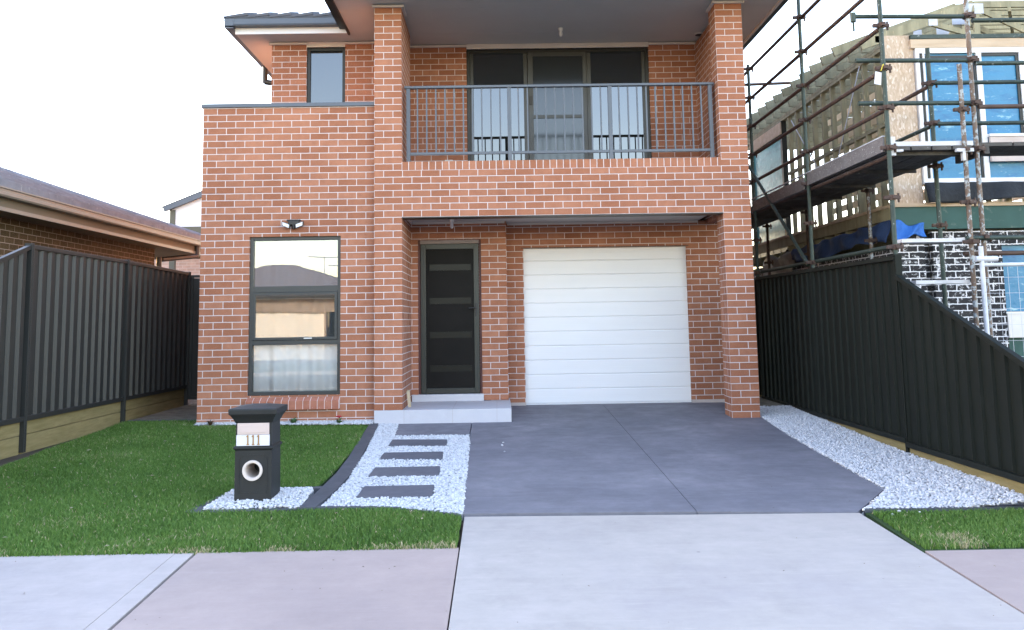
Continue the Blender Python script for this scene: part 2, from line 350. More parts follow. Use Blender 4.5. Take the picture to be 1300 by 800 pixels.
def slab(name, poly, thick, mat, top=.0, parent=None, kind='structure', nsub=0):
    """flat slab following the sloping ground, outline poly (x, y)"""
    b = MB(); n = len(poly)
    area = sum(poly[i][0]*poly[(i+1) % n][1]-poly[(i+1) % n][0]*poly[i][1] for i in range(n))
    if area < 0: poly = poly[::-1]
    vs = [(x, y, g(y)+top) for x, y in poly] + [(x, y, g(y)+top-thick) for x, y in poly]
    b.add(vs, [tuple(range(n)), tuple(range(n, 2*n))[::-1]] + [(i, n+i, n+(i+1) % n, (i+1) % n) for i in range(n)])
    o = b.build(name, mat, parent)
    if kind: o['kind'] = kind
    return o

# ------------------------------------------------------------------ ground, paths, road
b = MB(); ys = [-400, -60, -34, -22.2, -22.1, -13.4, -13.3, -12, -8, -5, -2, 1.6, 20, 400]; xs = [-400, -60, -12, 16, 60, 400]
def gz(y): return g(y)-.06 if -13.35 < y < 400 else (-.62 if y > -22.15 else -.50)
vs = [(x, y, (gz(y) if y < 19 else .0)) for y in ys for x in xs]; k = len(xs)
b.add(vs, [(j*k+i, j*k+i+1, (j+1)*k+i+1, (j+1)*k+i) for j in range(len(ys)-1) for i in range(k-1)])
tag(b.build('ground', M['soil']), kind='structure')
b = MB(); b.box(-80, 80, -22.0, -13.5, -.64, -.585); tag(b.build('road', M['asphalt']), kind='structure')
for y0, y1 in ((-13.5, -13.32), (-22.18, -22.0)):
    b = MB(); b.box(-80, 80, y0, y1, -.7, -.46); tag(b.build('kerb', M['cross'], bevel=.02), kind='structure')
slab('verge', [(-80, -13.3), (80, -13.3), (80, -9.4), (-80, -9.4)], .03, M['lawn_base'], -.02)
b = MB(); b.box(-80, 80, -29, -22.2, -.6, -.47); tag(b.build('verge', M['lawn_base']), kind='structure')
# driveway in two pours either side of the control joint, landing slab, crossover, footpath bays
Y1 = -4.61
slab('driveway', [(1.215, -.93), (1.212, .0), (1.712, .0), (1.705, 1.62), (2.997, 1.62), (2.997, Y1+.02), (1.272, Y1+.09)], .1, M['drive'])
slab('driveway', [(3.003, 1.62), (4.78, 1.62), (4.80, .0), (4.70, -1.36), (4.66, -2.67), (4.63, -4.0), (4.14, -4.70), (3.003, Y1+.02)], .1, M['drive'])
slab('landing', [(.36, -.93), (1.205, -.93), (1.205, -.01), (.30, -.01)], .1, M['drive'])
slab('driveway_crossover', [(1.285, Y1), (4.155, Y1-.10), (4.20, -9.4), (1.285, -9.4)], .1, M['cross'])
PB = -5.40
slab('footpath', [(-.408, PB), (1.276, PB), (1.276, -6.95), (-.408, -6.95)], .1, M['path'])
slab('footpath', [(-.55, PB+.0), (-.432, PB), (-.432, -6.95), (-.55, -6.95)], .1, M['path_pale'], -.001)
slab('joint_bed', [(-.45, PB), (-.39, PB), (-.39, -6.95), (-.45, -6.95)], .01, M['edging'], -.03)
slab('footpath', [(-9, PB), (-.553, PB), (-.553, -6.95), (-9, -6.95)], .1, M['path_pale'])
slab('footpath', [(4.19, -5.66), (12, -5.66), (12, -6.95), (4.19, -6.95)], .1, M['path'])
slab('verge', [(-80, -6.97), (1.27, -6.97), (1.27, -9.4), (-80, -9.4)], .03, M['lawn_base'])
slab('verge', [(4.2, -6.97), (80, -6.97), (80, -9.4), (4.2, -9.4)], .03, M['lawn_base'])
slab('side_passage', [(-3.3, .62), (-2.22, .62), (-2.22, 14), (-3.3, 14)], .03, M['side_gravel'], .0)
slab('side_passage', [(4.80, .9), (5.5, .9), (5.5, 14), (4.80, 14)], .03, M['side_gravel'], .0)
# lawn sheets
L1 = [(-3.3, .55), (-2.33, .52), (-2.3, .40), (-.12, .12-.02), (-.06, -.1), (.02, -1.5), (.02, -2.9), (-.01, -3.55), (-.68, -3.57), (-.80, -4.32), (.05, -4.30), (.67, -4.33), (1.262, -4.60), (1.262, PB+.01), (-3.8, PB+.01), (-3.8, -2.6), (-3.3, -2.4)]
slab('lawn_soil', L1, .04, M['lawn_base'], -.012)
L2 = [(4.22, -4.66), (8, -4.66), (8, -5.64), (4.19, -5.64)]
slab('lawn_soil', L2, .04, M['lawn_base'], -.012)

def inside(poly, X, Y):
    c = np.zeros(X.shape, bool); n = len(poly)
    for i in range(n):
        x0, y0 = poly[i]; x1, y1 = poly[(i+1) % n]
        if y0 == y1: continue
        k = ((y0 > Y) != (y1 > Y)) & (X < (x1-x0)*(Y-y0)/(y1-y0)+x0); c ^= k
    return c
def scatter(poly, dens, holes=()):
    xs = [p[0] for p in poly]; ys = [p[1] for p in poly]
    n = int((max(xs)-min(xs))*(max(ys)-min(ys))*dens)
    X = rng.uniform(min(xs), max(xs), n); Y = rng.uniform(min(ys), max(ys), n)
    k = inside(poly, X, Y)
    for h in holes: k &= ~inside(h, X, Y)
    return X[k], Y[k]
def soup(name, V, F, rnd, mat, kind='stuff'):
    """V (n,3), F (m,k) index array, rnd per vertex"""
    me = bpy.data.meshes.new(name); me.vertices.add(len(V)); me.vertices.foreach_set('co', V.astype(np.float32).ravel())
    kk = F.shape[1]; me.loops.add(F.size); me.loops.foreach_set('vertex_index', F.astype(np.int32).ravel())
    me.polygons.add(len(F)); me.polygons.foreach_set('loop_start', np.arange(0, F.size, kk, dtype=np.int32))
    me.update(calc_edges=True)
    a = me.attributes.new('rnd', 'FLOAT', 'POINT'); a.data.foreach_set('value', rnd.astype(np.float32))
    me.materials.append(mat); o = bpy.data.objects.new(name, me); COL.objects.link(o); o['kind'] = kind; return o
def gzv(Y): return np.where(Y > 1.6, .074, np.where(Y > -12, .01+.04*Y, -.47))
def grass(name, poly, dens, hmin=.018, hmax=.042, label=None, near=None):
    X, Y = scatter(poly, dens)
    # patchy: thin the sward a little where a slow wave dips
    wv = np.sin(X*2.3+1.7*np.sin(Y*1.9))*np.cos(Y*2.9+.8*np.sin(X*3.1)); keep = rng.random(len(X)) < .86+.14*wv
    X, Y, wv = X[keep], Y[keep], wv[keep]; n = len(X)
    h = rng.uniform(hmin, hmax, n)*(1+.18*wv); w_ = rng.uniform(.0022, .0042, n); a = rng.uniform(0, 2*np.pi, n)
    lean = rng.uniform(.1, .9, n)*h; la = rng.uniform(0, 2*np.pi, n)
    z = gzv(Y)-.012
    ux, uy = np.cos(a)*w_, np.sin(a)*w_; lx, ly = np.cos(la)*lean, np.sin(la)*lean
    V = np.empty((n, 5, 3))
    V[:, 0] = np.stack([X-ux, Y-uy, z], 1); V[:, 1] = np.stack([X+ux, Y+uy, z], 1)
    V[:, 2] = np.stack([X+ux*.8+lx*.35, Y+uy*.8+ly*.35, z+h*.62], 1); V[:, 3] = np.stack([X-ux*.8+lx*.35, Y-uy*.8+ly*.35, z+h*.62], 1)
    V[:, 4] = np.stack([X+lx, Y+ly, z+h], 1)
    i = np.arange(n)[:, None]*5
    F = np.concatenate([i+np.array([[0, 1, 2]]), i+np.array([[0, 2, 3]]), i+np.array([[3, 2, 4]])])
    r = rng.random(n)*.85 + .10*wv; dead = rng.random(n) < .018+.05*(wv > .75); r[dead] = 1.45
    # dry runners along the concrete edge
    ed = (Y < PB+.09) & (rng.random(n) < .10+.45*np.sin(X*7+2*np.sin(X*3))); r[ed] = rng.uniform(1.2, 1.8, ed.sum())
    o = soup(name, V.reshape(-1, 3), F, np.repeat(r, 5), M['grass'])
    return o
L1g = [(x, y-.03 if y < -5.3 else y) for x, y in L1]
tag(grass('lawn_grass', L1g, 15000), 'short green lawn in front of the house left of the pebble path', 'grass')
L2g = [(4.25, -4.70), (8, -4.70), (8, -5.60), (4.22, -5.60)]
o = grass('lawn_grass', L2g, 15000); tag(o, 'small strip of green lawn beside the crossover at the right', 'grass')
# fallen straw-coloured clippings and leaves on the lawn
def debris(n):
    V = []; F = []; R = []
    for i in range(n):
        x = random.uniform(-3.1, 1.1); y = random.uniform(-5.3, .2)
        if not inside(L1, np.array([x]), np.array([y]))[0]: continue
        z = g(y)+.022; a = random.uniform(0, 6.28); s = random.uniform(.006, .017)
        o = len(V)
        for k in range(4):
            t = a+k*math.pi/2; r = s*(1.5 if k % 2 else .5)
            V.append((x+math.cos(t)*r, y+math.sin(t)*r, z+random.uniform(-.004, .008)))
        F.append((o, o+1, o+2, o+3)); R += [random.uniform(0, 1)]*4
    return np.array(V), np.array(F), np.array(R)
V, F, R_ = debris(170)
M['straw'] = attr_mat('dry_leaf', [(.1, (.22, .16, .09)), (.9, (.52, .45, .34))], .8, scale=20)
tag(soup('leaf_litter', V, F, R_, M['straw']), 'dry leaf scraps scattered over the lawn', 'leaf litter')

# ---- pebbles
t_ = (1+5**.5)/2
ICO = np.array([(-1, t_, 0), (1, t_, 0), (-1, -t_, 0), (1, -t_, 0), (0, -1, t_), (0, 1, t_), (0, -1, -t_), (0, 1, -t_), (t_, 0, -1), (t_, 0, 1), (-t_, 0, -1), (-t_, 0, 1)])/math.hypot(1, t_)
IF = np.array([(0, 11, 5), (0, 5, 1), (0, 1, 7), (0, 7, 10), (0, 10, 11), (1, 5, 9), (5, 11, 4), (11, 10, 2), (10, 7, 6), (7, 1, 8), (3, 9, 4), (3, 4, 2), (3, 2, 6), (3, 6, 8), (3, 8, 9), (4, 9, 5), (2, 4, 11), (6, 2, 10), (8, 6, 7), (9, 8, 1)])
def pebbles(name, poly, dens, holes=(), raise_=0., hfn=None, s0=.007, s1=.016, extra=None):
    X, Y = scatter(poly, dens, holes)
    if extra is not None: X = np.append(X, extra[:, 0]); Y = np.append(Y, extra[:, 1])
    n = len(X); s = rng.uniform(s0, s1, (n, 1, 1))
    sc = rng.uniform(.6, 1.25, (n, 1, 3)); sc[:, :, 2] *= .75
    V = ICO[None]*(1+rng.uniform(-.22, .22, (n, 12, 1)))*s*sc
    a = rng.uniform(0, 2*np.pi, n); c, d = np.cos(a), np.sin(a)
    W = V.copy(); W[:, :, 0] = V[:, :, 0]*c[:, None]-V[:, :, 1]*d[:, None]; W[:, :, 1] = V[:, :, 0]*d[:, None]+V[:, :, 1]*c[:, None]
    z = gzv(Y)+raise_+rng.uniform(-.003, .012, n)
    if hfn is not None: z = z+hfn(X, Y)
    W[:, :, 0] += X[:, None]; W[:, :, 1] += Y[:, None]; W[:, :, 2] += z[:, None]
    F = (np.arange(n)[:, None, None]*12+IF[None]).reshape(-1, 3)
    return soup(name, W.reshape(-1, 3), F, np.repeat(rng.random(n), 12), M['pebble'])
SL = [[(.365, -1.60), (.985, -1.66), (.97, -1.27), (.365, -1.21)], [(.365, -2.34), (.99, -2.40), (.97, -2.00), (.372, -2.00)],
      [(.375, -3.15), (1.0, -3.15), (.985, -2.75), (.38, -2.76)], [(.39, -3.95), (1.0, -3.97), (.99, -3.55), (.40, -3.56)]]
P1 = [(.05, .0), (.30, -.01), (.36, -.93), (1.205, -.94), (1.225, -1.4), (1.268, -4.55), (.67, -4.27), (.16, -4.22), (.21, -3.3), (.17, -1.95), (.08, -.3)]
slab('pebble_bed', P1, .03, M['pebble_bed'], -.012)
def shrink(p, k=.014):
    cx = sum(q[0] for q in p)/4; cy = sum(q[1] for q in p)/4
    return [(cx+(x-cx)*(1-k/.3), cy+(y-cy)*(1-k/.2)) for x, y in p]
tag(pebbles('path_pebbles', P1, 5600, [shrink(p, -.006) for p in SL], -.006), 'white pebbles round the four stepping slabs', 'pebbles')
lab = ['first dark stepping slab below the landing by the porch', 'second dark stepping slab counting down from the porch', 'third dark stepping slab counting down from the porch', 'largest dark stepping slab nearest the footpath']
for i, p in enumerate(SL):
    o = slab('stepping_slab', p, .06, M['slab'], .010, kind=None); place(o)
    bv = o.modifiers.new('bevel', 'BEVEL'); bv.width = .004; bv.segments = 2
    tag(o, lab[i], 'stepping slab', 'stepping slabs in the pebble path')
P2 = [(4.815, .0), (4.81, .95), (5.5, 1.0), (5.5, -4.65), (4.23, -4.62), (4.17, -4.70), (4.65, -4.0), (4.68, -2.67), (4.72, -1.36)]
slab('pebble_bed', P2, .03, M['pebble_bed'], -.012)
tag(pebbles('side_pebbles', P2, 5200, (), -.004, lambda X, Y: np.clip((X-4.8)/.7, 0, 1)*np.clip((-Y-2.2)/2, 0, 1)*.05), 'white pebbles between the driveway and the right hand fence', 'pebbles')
P2b = [(5.5, -4.65), (7.5, -4.72), (7.5, -4.5), (5.5, -4.5)]
P3 = [(-.685, -3.60), (-.02, -3.60), (.0, -4.20), (-.02, -4.28), (-.73, -4.30)]
slab('pebble_bed', P3, .03, M['pebble_bed'], -.012)
def bank(X, Y):
    return np.clip(.30-np.maximum(np.abs(X+.395)-.145, np.abs(Y+3.985)-.145), 0, .30)*.10
tag(pebbles('mailbox_pebbles', P3, 6500, [[(-.53, -4.12), (-.26, -4.12), (-.26, -3.85), (-.53, -3.85)]], .0, bank), 'white pebbles packed round the foot of the mailbox', 'pebbles')
P4 = [(-2.25, .1), (-2.28, .36), (-.12, .10), (-.02, -.02), (0, .1)]
P4 = [(-2.24, .1), (-2.26, .40), (-1.2, .2), (-.02, -.06), (-.0, .1)]
P4 = [(-2.22, .1), (-2.24, .02), (-.14, -.12), (-.02, -.16), (-.0, .1)]
tag(pebbles('wall_pebbles', P4, 6000, (), .022), 'thin line of white pebbles along the foot of the brick wall', 'pebbles')
def specks(n, x0, x1, y0, y1):
    V = []; F = []; R = []
    for i in range(n):
        x = random.uniform(x0, x1); y = random.uniform(y0, y1); z = g(y)+.003; s_ = random.uniform(.003, .009); a = random.uniform(0, 6.28); o = len(V)
        for k in range(5): t = a+k*1.2566; V.append((x+math.cos(t)*s_*random.uniform(.5, 1.3), y+math.sin(t)*s_*random.uniform(.5, 1.3), z+random.uniform(0, .004)))
        F.append((o, o+1, o+2, o+3)); R += [random.random()]*5
    return np.array(V), np.array(F), np.array(R)
M['grit'] = attr_mat('dark_grit', [(.1, (.05, .045, .04)), (.6, (.16, .13, .09)), (.9, (.35, .30, .2))], .9, scale=20)
V, F, R_ = specks(150, -1.8, 4.8, -6.9, .9)
tag(soup('grit', V, F, R_, M['grit']), 'tiny leaf crumbs and grit scattered on the concrete', 'grit')
# a few strays on the drive
xy = np.array([(1.36+random.uniform(0, .25), -1.4-random.uniform(0, .9)) for _ in range(3)] + [(4.3+random.uniform(0, .3), -4.5+random.uniform(-.3, .1)) for _ in range(5)])
o = pebbles('stray_pebbles', [(1.3, -1.7), (1.31, -1.7), (1.31, -1.71)], 1, (), .004, extra=xy); tag(o, 'few stray white pebbles on the dark driveway', 'pebbles')

# ---- edgings
def strip(name, line, wd, thick, mat, top, label, cat):
    """kerb strip: line = list of (x, y, half width vector)"""
    b = MB(); n = len(line)
    for i in range(n-1):
        (a0, a1), (b0, b1) = line[i], line[i+1]
        z = lambda p: g(p[1])+top
        vs = [(*a0, z(a0)), (*a1, z(a1)), (*b1, z(b1)), (*b0, z(b0)), (*a0, z(a0)-thick), (*a1, z(a1)-thick), (*b1, z(b1)-thick), (*b0, z(b0)-thick)]
        fs = [(0, 1, 2, 3), (7, 6, 5, 4), (0, 3, 7, 4), (1, 5, 6, 2)]
        if i == 0: fs.append((0, 4, 5, 1))
        if i == n-2: fs.append((3, 2, 6, 7))
        b.add(vs, fs)
    o = b.build(name, mat); fix(o); place(o); return tag(o, label, cat)
strip('path_edging', [((-.045, .08), (.045, .08)), ((-.04, -.3), (.08, -.3)), ((.0, -1.3), (.125, -1.3)), ((.045, -2.2), (.17, -2.2)), ((.06, -3.0), (.20, -3.0)), ((.035, -3.7), (.18, -3.7)), ((.0, -4.28), (.125, -4.28))],
      0, .08, M['edging'], .012, 'curved dark concrete edging between lawn and pebble path', 'garden edging')
strip('mailbox_edging', [((.055, -3.52), (.06, -3.60)), ((-.70, -3.52), (-.63, -3.60)), ((-.86, -4.335), (-.735, -4.315)), ((-.80, -4.36), (-.76, -4.32)), ((-.01, -4.325), (-.01, -4.285))], 0, .08, M['edging'], .008, 'dark edging boxed round the mailbox pebbles', 'garden edging')
strip('front_edging', [((.13, -4.21), (.13, -4.27)), ((.67, -4.25), (.67, -4.31)), ((1.10, -4.42), (1.07, -4.47)), ((1.262, -4.56), (1.262, -4.60))], 0, .08, M['edging'], .006, 'thin dark edging between pebble path and front grass strip', 'garden edging')
strip('side_edging', [((-3.27, .56), (-3.27, .66)), ((-2.4, .50), (-2.4, .60)), ((-2.22, .45), (-2.22, .55))], 0, .08, M['edging'], .014, 'short dark edging across the end of the left side passage', 'garden edging')
strip('right_edging', [((4.22, -4.60), (4.22, -4.65)), ((7.5, -4.58), (7.5, -4.63))], 0, .08, M['edging'], .008, 'thin dark edging between right pebbles and small grass strip', 'garden edging')

# ================================================================== THE BRICK HOUSE
H = thing('brick_house', 'two storey red brick house with a balcony over the garage', 'house', (1.25, 0, 0))
c = .086
# --- wing wall with the tall window
WX0, WX1, WZ0, WZ1 = -1.60, -.44, .37, 2.365
b = MB(); b.wall(-2.22, -.001, .06, 4.05, .1, .34, [(WX0, WX1, WZ0, WZ1)]); b.build('wall', M['brick'], H)
b = MB(); b.box(-2.224, -.001, .092, .33, -.06, .062); b.build('slab_edge', M['slab_edge'], H)
b = MB(); b.box(-2.22, -1.98, .34, 14, .06, 4.05); b.build('wall', M['brick'], H)                     # left side wall
# --- pillars and beam over the porch
b = MB(); b.box(0, .35, 0, 1.2, .175, 62*c); b.build('pillar', M['brick'], H)
b = MB(); b.box(4.44, 4.79, 0, .35, -.02, 62*c); b.build('pillar', M['brick'], H)
b = MB(); b.box(.35, 4.44, 0, .23, 30*c, 37*c); b.build('balcony_wall', M['brick'], H)
b = MB(); b.box(.35, 4.44, .0, .25, 37*c+.0005, 3.292); b.build('balcony_sill', M['brick_soldier'], H)
b = MB(); b.box(.35, 4.44, .0, .23, 30*c-.012, 30*c-.001); b.build('beam_lintel', M['frame_black'], H)
# --- porch walls
DX0, DX1, DZ1 = .445, 1.325, 2.395
b = MB(); b.wall(.35, 1.68, .18, 2.64, 1.2, 1.5, [(DX0, DX1, .18, DZ1)]); b.build('wall', M['brick'], H)
GX0, GX1, GZ1 = 1.925, 4.262, 2.278
b = MB(); b.wall(1.68, 4.79, .11, 2.64, 1.5, 1.74, [(GX0, GX1, .11, GZ1)])
b.box(1.44, 1.68, 1.5, 3.0, .11, 2.64); b.build('wall', M['brick'], H)
for xa, xb in ((1.705, GX0), (GX1, 4.785)): b = MB(); b.box(xa, xb, 1.497, 1.74, -.02, .112); b.build('slab_edge', M['slab_edge'], H)
b = MB(); b.box(GX0-.03, GX1+.03, 1.49, 1.74, GZ1+.0005, GZ1+.008); b.build('lintel', M['frame_black'], H)
# pillar-side return of the right hand wall under the balcony end
b = MB(); b.box(4.56, 4.79, .35, 14, 2.60, 62*c); b.build('wall', M['brick'], H)
b = MB(); b.box(4.56, 4.79, 1.74, 14, .0, 2.6); b.build('wall', M['brick'], H)
# --- porch ceiling and balcony floor
b = MB(); b.box(.352, 4.438, .231, 1.76, 2.641, 3.13); b.build('porch_ceiling', M['soffit'], H)
b = MB(); b.box(.37, 1.66, 1.165, 1.199, 2.612, 2.64); b.box(1.70, 4.43, 1.465, 1.499, 2.612, 2.64); b.box(.351, .38, .24, 1.165, 2.612, 2.64); b.build('ceiling_bead', M['cream'], H)
b = MB(); b.box(.352, 4.558, .24, 1.76, 3.131, 3.2); b.build('balcony_floor', M['tile'], H)
# --- upper back wall of the balcony, with the sliding door opening
SX0, SX1, SZ0, SZ1 = 1.135, 3.862, 3.2, 5.295
b = MB(); b.wall(.0, 4.56, 3.2, 62*c, 1.77, 2.0, [(SX0, SX1, SZ0, SZ1)]); b.build('wall', M['brick'], H)
# left cheek of the balcony (continues the pillar back to the main wall)
b = MB(); b.box(-.02, .262, .351, 1.77, 3.13, 62*c)
b.build('wall', M['brick'], H)
# --- upper wing wall set back, with its window
UX0, UX1, UZ0, UZ1 = -1.20, -.635, 4.1, 5.29
b = MB(); b.wall(-1.71, -.021, 3.9, 62*c, 1.55, 1.78, [(UX0, UX1, UZ0, UZ1)]); b.build('wall', M['brick'], H)
b = MB(); b.box(-1.71, -1.47, 1.78, 14, 3.9, 62*c); b.build('wall', M['brick'], H)
b = MB(); b.box(-2.22, 4.79, 13.8, 14, .06, 5.3); b.build('wall', M['brick'], H)
b = MB(); b.box(-2.2, -.02, .34, 1.55, 3.75, 3.86); b.box(-2.2, -1.71, 1.55, 13.8, 3.75, 3.86); b.build('flat_roof', M['roof'], H)
b = MB(); b.box(-2.245, .0-.001, .075, .36, 4.05, 4.10); b.box(-2.245, -1.96, .36, 14, 4.05, 4.10); b.build('parapet_cap', M['rail'], H, bevel=.004)
# cream beads where brick meets eave
for x0, x1, y0, y1 in ((-.03, .385, -.035, -.001), (.351, .385, -.0, .35), (4.405, 4.825, -.035, -.001), (4.405, 4.439, .0, .35), (.264, SX0, 1.735, 1.769), (SX1, 4.556, 1.735, 1.769), (-1.745, UX0+.02, 1.515, 1.549), (UX1-.02, -.022, 1.515, 1.549)):
    b = MB(); b.box(x0, x1, y0, y1, 62*c-.004, 62*c+.026); b.build('cornice_bead', M['cream'], H)
b = MB(); b.box(SX0+.002, SX1-.002, 1.742, 1.85, SZ1, 5.368); b.build('door_header', M['cream'], H)
b = MB(); b.box(UX0, UX1, 1.54, 1.62, UZ1, 5.368); b.build('window_header', M['cream'], H)
# --- eaves: soffit sheets with joints
ZS = 5.372
b = MB(); b.box(-.50, 5.30, -.57, .196, ZS, ZS+.02); b.box(-.50, 5.30, .2, 1.238, ZS, ZS+.02)
b.box(-.50, 5.30, 1.242, 14.4, ZS, ZS+.02); b.box(-2.13, -.502, 1.15, 14.4, ZS, ZS+.02)
b.build('soffit', M['soffit'], H)
b = MB(); b.box(-.5, 5.3, .196, .2, ZS+.002, ZS+.02); b.box(-.5, 5.3, 1.238, 1.242, ZS+.002, ZS+.02); b.build('soffit_joint', M['white'], H)
b = MB(); b.box(-2.13, -.53, 1.13, 1.149, ZS-.006, ZS+.085); b.build('fascia', M['white'], H)
def gutter(b, p0, p1, out):
    """quad gutter: section swept from p0 to p1; out = horizontal outward unit"""
    o = Vector(out); prof = [(0, 0), (.115, .0), (.125, .02), (.125, .10), (.135, .115), (.12, .125), (.115, .11), (.11, .02), (0, .012)]
    def fn(u, v, d): return Vector(p0).lerp(Vector(p1), d) + o*u + Vector((0, 0, v))
    b.prism(prof, fn, 0, 1)
b = MB(); gutter(b, (-2.24, 1.13, ZS+.085), (-.53, 1.13, ZS+.085), (0, -1, 0)); gutter(b, (-2.13, 14.4, ZS+.05), (-2.13, 1.02, ZS+.05), (-1, 0, 0)); fix(b.build('gutter', M['rail'], H))
b = MB(); b.box(-2.25, -2.12, 1.0, 1.13, ZS+.08, ZS+.215); b.build('gutter_end', M['rail'], H)
b = MB(); b.box(-.53, -.501, -.59, 1.16, ZS-.03, ZS+.17); b.box(-.50, 5.30, -.60, -.571, ZS-.01, ZS+.17); b.build('fascia', M['frame_black'], H)
b = MB(); gutter(b, (-.53, 1.14, ZS+.05), (-.53, -.70, ZS+.05), (-1, 0, 0)); gutter(b, (-.6, -.60, ZS+.05), (5.4, -.60, ZS+.05), (0, -1, 0)); gutter(b, (5.33, -.70, ZS+.02), (5.33, 14.4, ZS+.02), (1, 0, 0))
fix(b.build('gutter', M['frame_black'], H))
b = MB(); b.box(5.30, 5.33, -.6, 14.4, ZS-.03, ZS+.10); b.build('fascia', M['cream'], H)
b = MB(); b.tube((-2.18, 3.0, 5.46), (-2.18, 3.0, 5.16), .045); b.tube((-2.18, 3.0, 5.17), (-1.72, 3.0, 5.10), .045); b.tube((-1.76, 3.0, 5.12), (-1.76, 3.0, 4.0), .045); b.build('downpipe', M['dark_metal'], H, smooth=True)
# hip roof in tile courses
def hip_roof(b, x0, x1, y0, y1, z0, pitch, step=.30, lip=.03):
    """stepped courses rising to a ridge or a point"""
    hw = min(x1-x0, y1-y0)/2; n = int(hw/step); tp = math.tan(pitch)
    for i in range(n+1):
        a = i*step; bb = min((i+1)*step, hw)
        z = z0+a*tp; zb = z0+bb*tp
        o = [(x0+a, y0+a), (x1-a, y0+a), (x1-a, y1-a), (x0+a, y1-a)]; q = [(x0+bb, y0+bb), (x1-bb, y0+bb), (x1-bb, y1-bb), (x0+bb, y1-bb)]
        vs = [(*p, z-.005) for p in o]+[(*p, z+lip) for p in o]+[(*p, zb+.002) for p in q]
        b.add(vs, [(k, (k+1) % 4, 4+(k+1) % 4, 4+k) for k in range(4)]+[(4+k, 4+(k+1) % 4, 8+(k+1) % 4, 8+k) for k in range(4)])
b = MB(); hip_roof(b, -.62, 5.42, -.68, 14.5, ZS+.15, math.radians(22)); b.build('roof', M['roof'], H)
b = MB(); hip_roof(b, -2.26, .6, 1.0, 14.5, ZS+.19, math.radians(20)); b.build('roof', M['roof'], H)
b = MB()
x = -2.22
while x < -.62:                                    # front row of tiles, each lapping the next
    b.add([(x, .99, ZS+.222), (x+.30, .99, ZS+.268), (x+.30, 1.5, ZS+.44), (x, 1.5, ZS+.40), (x, .99, ZS+.19), (x+.30, .99, ZS+.225), (x+.30, 1.5, ZS+.38), (x, 1.5, ZS+.35)], [(0, 1, 2, 3), (4, 7, 6, 5), (0, 4, 5, 1), (1, 5, 6, 2), (2, 6, 7, 3), (3, 7, 4, 0)]); x += .305
b.build('roof_tiles', M['roof'], H)
# --- porch step and door sill
b = MB(); b.box(0, 1.70, -.01, 1.199, -.06, .174); b.box(1.439, 1.70, 1.199, 1.495, -.06, .174); o = b.build('porch_step', M['tile'], H, bevel=.003)
b = MB()
for xg in (.37, .97, 1.52): b.box(xg-.0012, xg+.0012, -.0112, 1.199, -.05, .1752)
b.build('tile_joint', M['path'], H)
b = MB(); b.box(.36, 1.34, 1.15, 1.27, .175, .268); b.build('door_sill', M['tile'], H, bevel=.003)
# --- window glass and frames
def frame_rect(b, x0, x1, z0, z1, y0, y1, w_):
    b.box(x0, x0+w_, y0, y1, z0, z1); b.box(x1-w_, x1, y0, y1, z0, z1); b.box(x0+w_, x1-w_, y0, y1, z1-w_, z1); b.box(x0+w_, x1-w_, y0, y1, z0, z0+w_)
W = MB(); frame_rect(W, WX0+.002, WX1-.002, WZ0+.002, WZ1-.002, .135, .235, .042)
W.box(WX0+.044, WX1-.044, .137, .233, 1.655, 1.735); W.box(WX0+.044, WX1-.044, .137, .233, .995, 1.055)
fr = W.build('window', M['dark_metal'], H, bevel=.003)
b = MB(); frame_rect(b, WX0+.046, WX1-.046, 1.057, 1.653, .122, .158, .034); b.build('sash', M['dark_metal'], fr, bevel=.003)
b = MB(); b.box(WX0+.044, WX1-.044, .172, .178, 1.735, WZ1-.044); b.build('pane', M['glass_refl'], fr)
b = MB(); b.box(WX0+.08, WX1-.08, .142, .148, 1.09, 1.62); b.build('pane', M['glass_refl'], fr)
b = MB(); b.box(WX0+.044, WX1-.044, .172, .178, WZ0+.044, .995); b.build('pane', M['glass_clear'], fr)
b = MB(); b.box(-.90, -.80, .10, .121, 1.068, 1.082); b.build('latch', M['plastic_white'], fr)
# sloping brick sill
b = MB(); k = 13; bw = (WX1-WX0)/k
for i in range(k):
    x0 = WX0+i*bw+.004; x1 = WX0+(i+1)*bw-.004
    b.add([(x0, .135, .365), (x1, .135, .365), (x1, .015, .305), (x0, .015, .305), (x0, .135, .24), (x1, .135, .24), (x1, .015, .20), (x0, .015, .20)], [(0, 3, 2, 1), (4, 5, 6, 7), (3, 7, 6, 2), (0, 4, 7, 3), (1, 2, 6, 5)])
M['brick_plain'] = rough_mat('red_brick_face', (.31, .115, .07), (.42, .17, .11), 9, .9, 150, .002, c3=(.6, .42, .36), c3r=(.66, .74))
M['mortar'] = rough_mat('pale_mortar', (.58, .48, .45), (.68, .57, .54), 9, .95, 100, .002)
b.build('window_sill', M['brick_plain'], H, bevel=.003)
b = MB(); b.add([(WX0, .135, .361), (WX1, .135, .361), (WX1, .020, .302), (WX0, .020, .302), (WX0, .099, .205), (WX1, .099, .205), (WX1, .020, .203), (WX0, .020, .203)], [(0, 3, 2, 1), (4, 5, 6, 7), (3, 7, 6, 2), (0, 4, 7, 3), (1, 2, 6, 5)])
b.build('sill_mortar', M['mortar'], H)
# room behind
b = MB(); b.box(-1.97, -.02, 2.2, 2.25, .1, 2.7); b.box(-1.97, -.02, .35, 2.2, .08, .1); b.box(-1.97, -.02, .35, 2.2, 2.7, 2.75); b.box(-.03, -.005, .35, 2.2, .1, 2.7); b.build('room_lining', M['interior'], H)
# upper wing window
W = MB(); frame_rect(W, UX0+.002, UX1-.002, UZ0, UZ1-.002, 1.58, 1.68, .045); fr = W.build('window', M['frame_black'], H, bevel=.003)
b = MB(); b.box(UX0+.047, UX1-.047, 1.62, 1.626, UZ0+.045, UZ1-.047); b.build('pane', M['glass_dark'], fr)
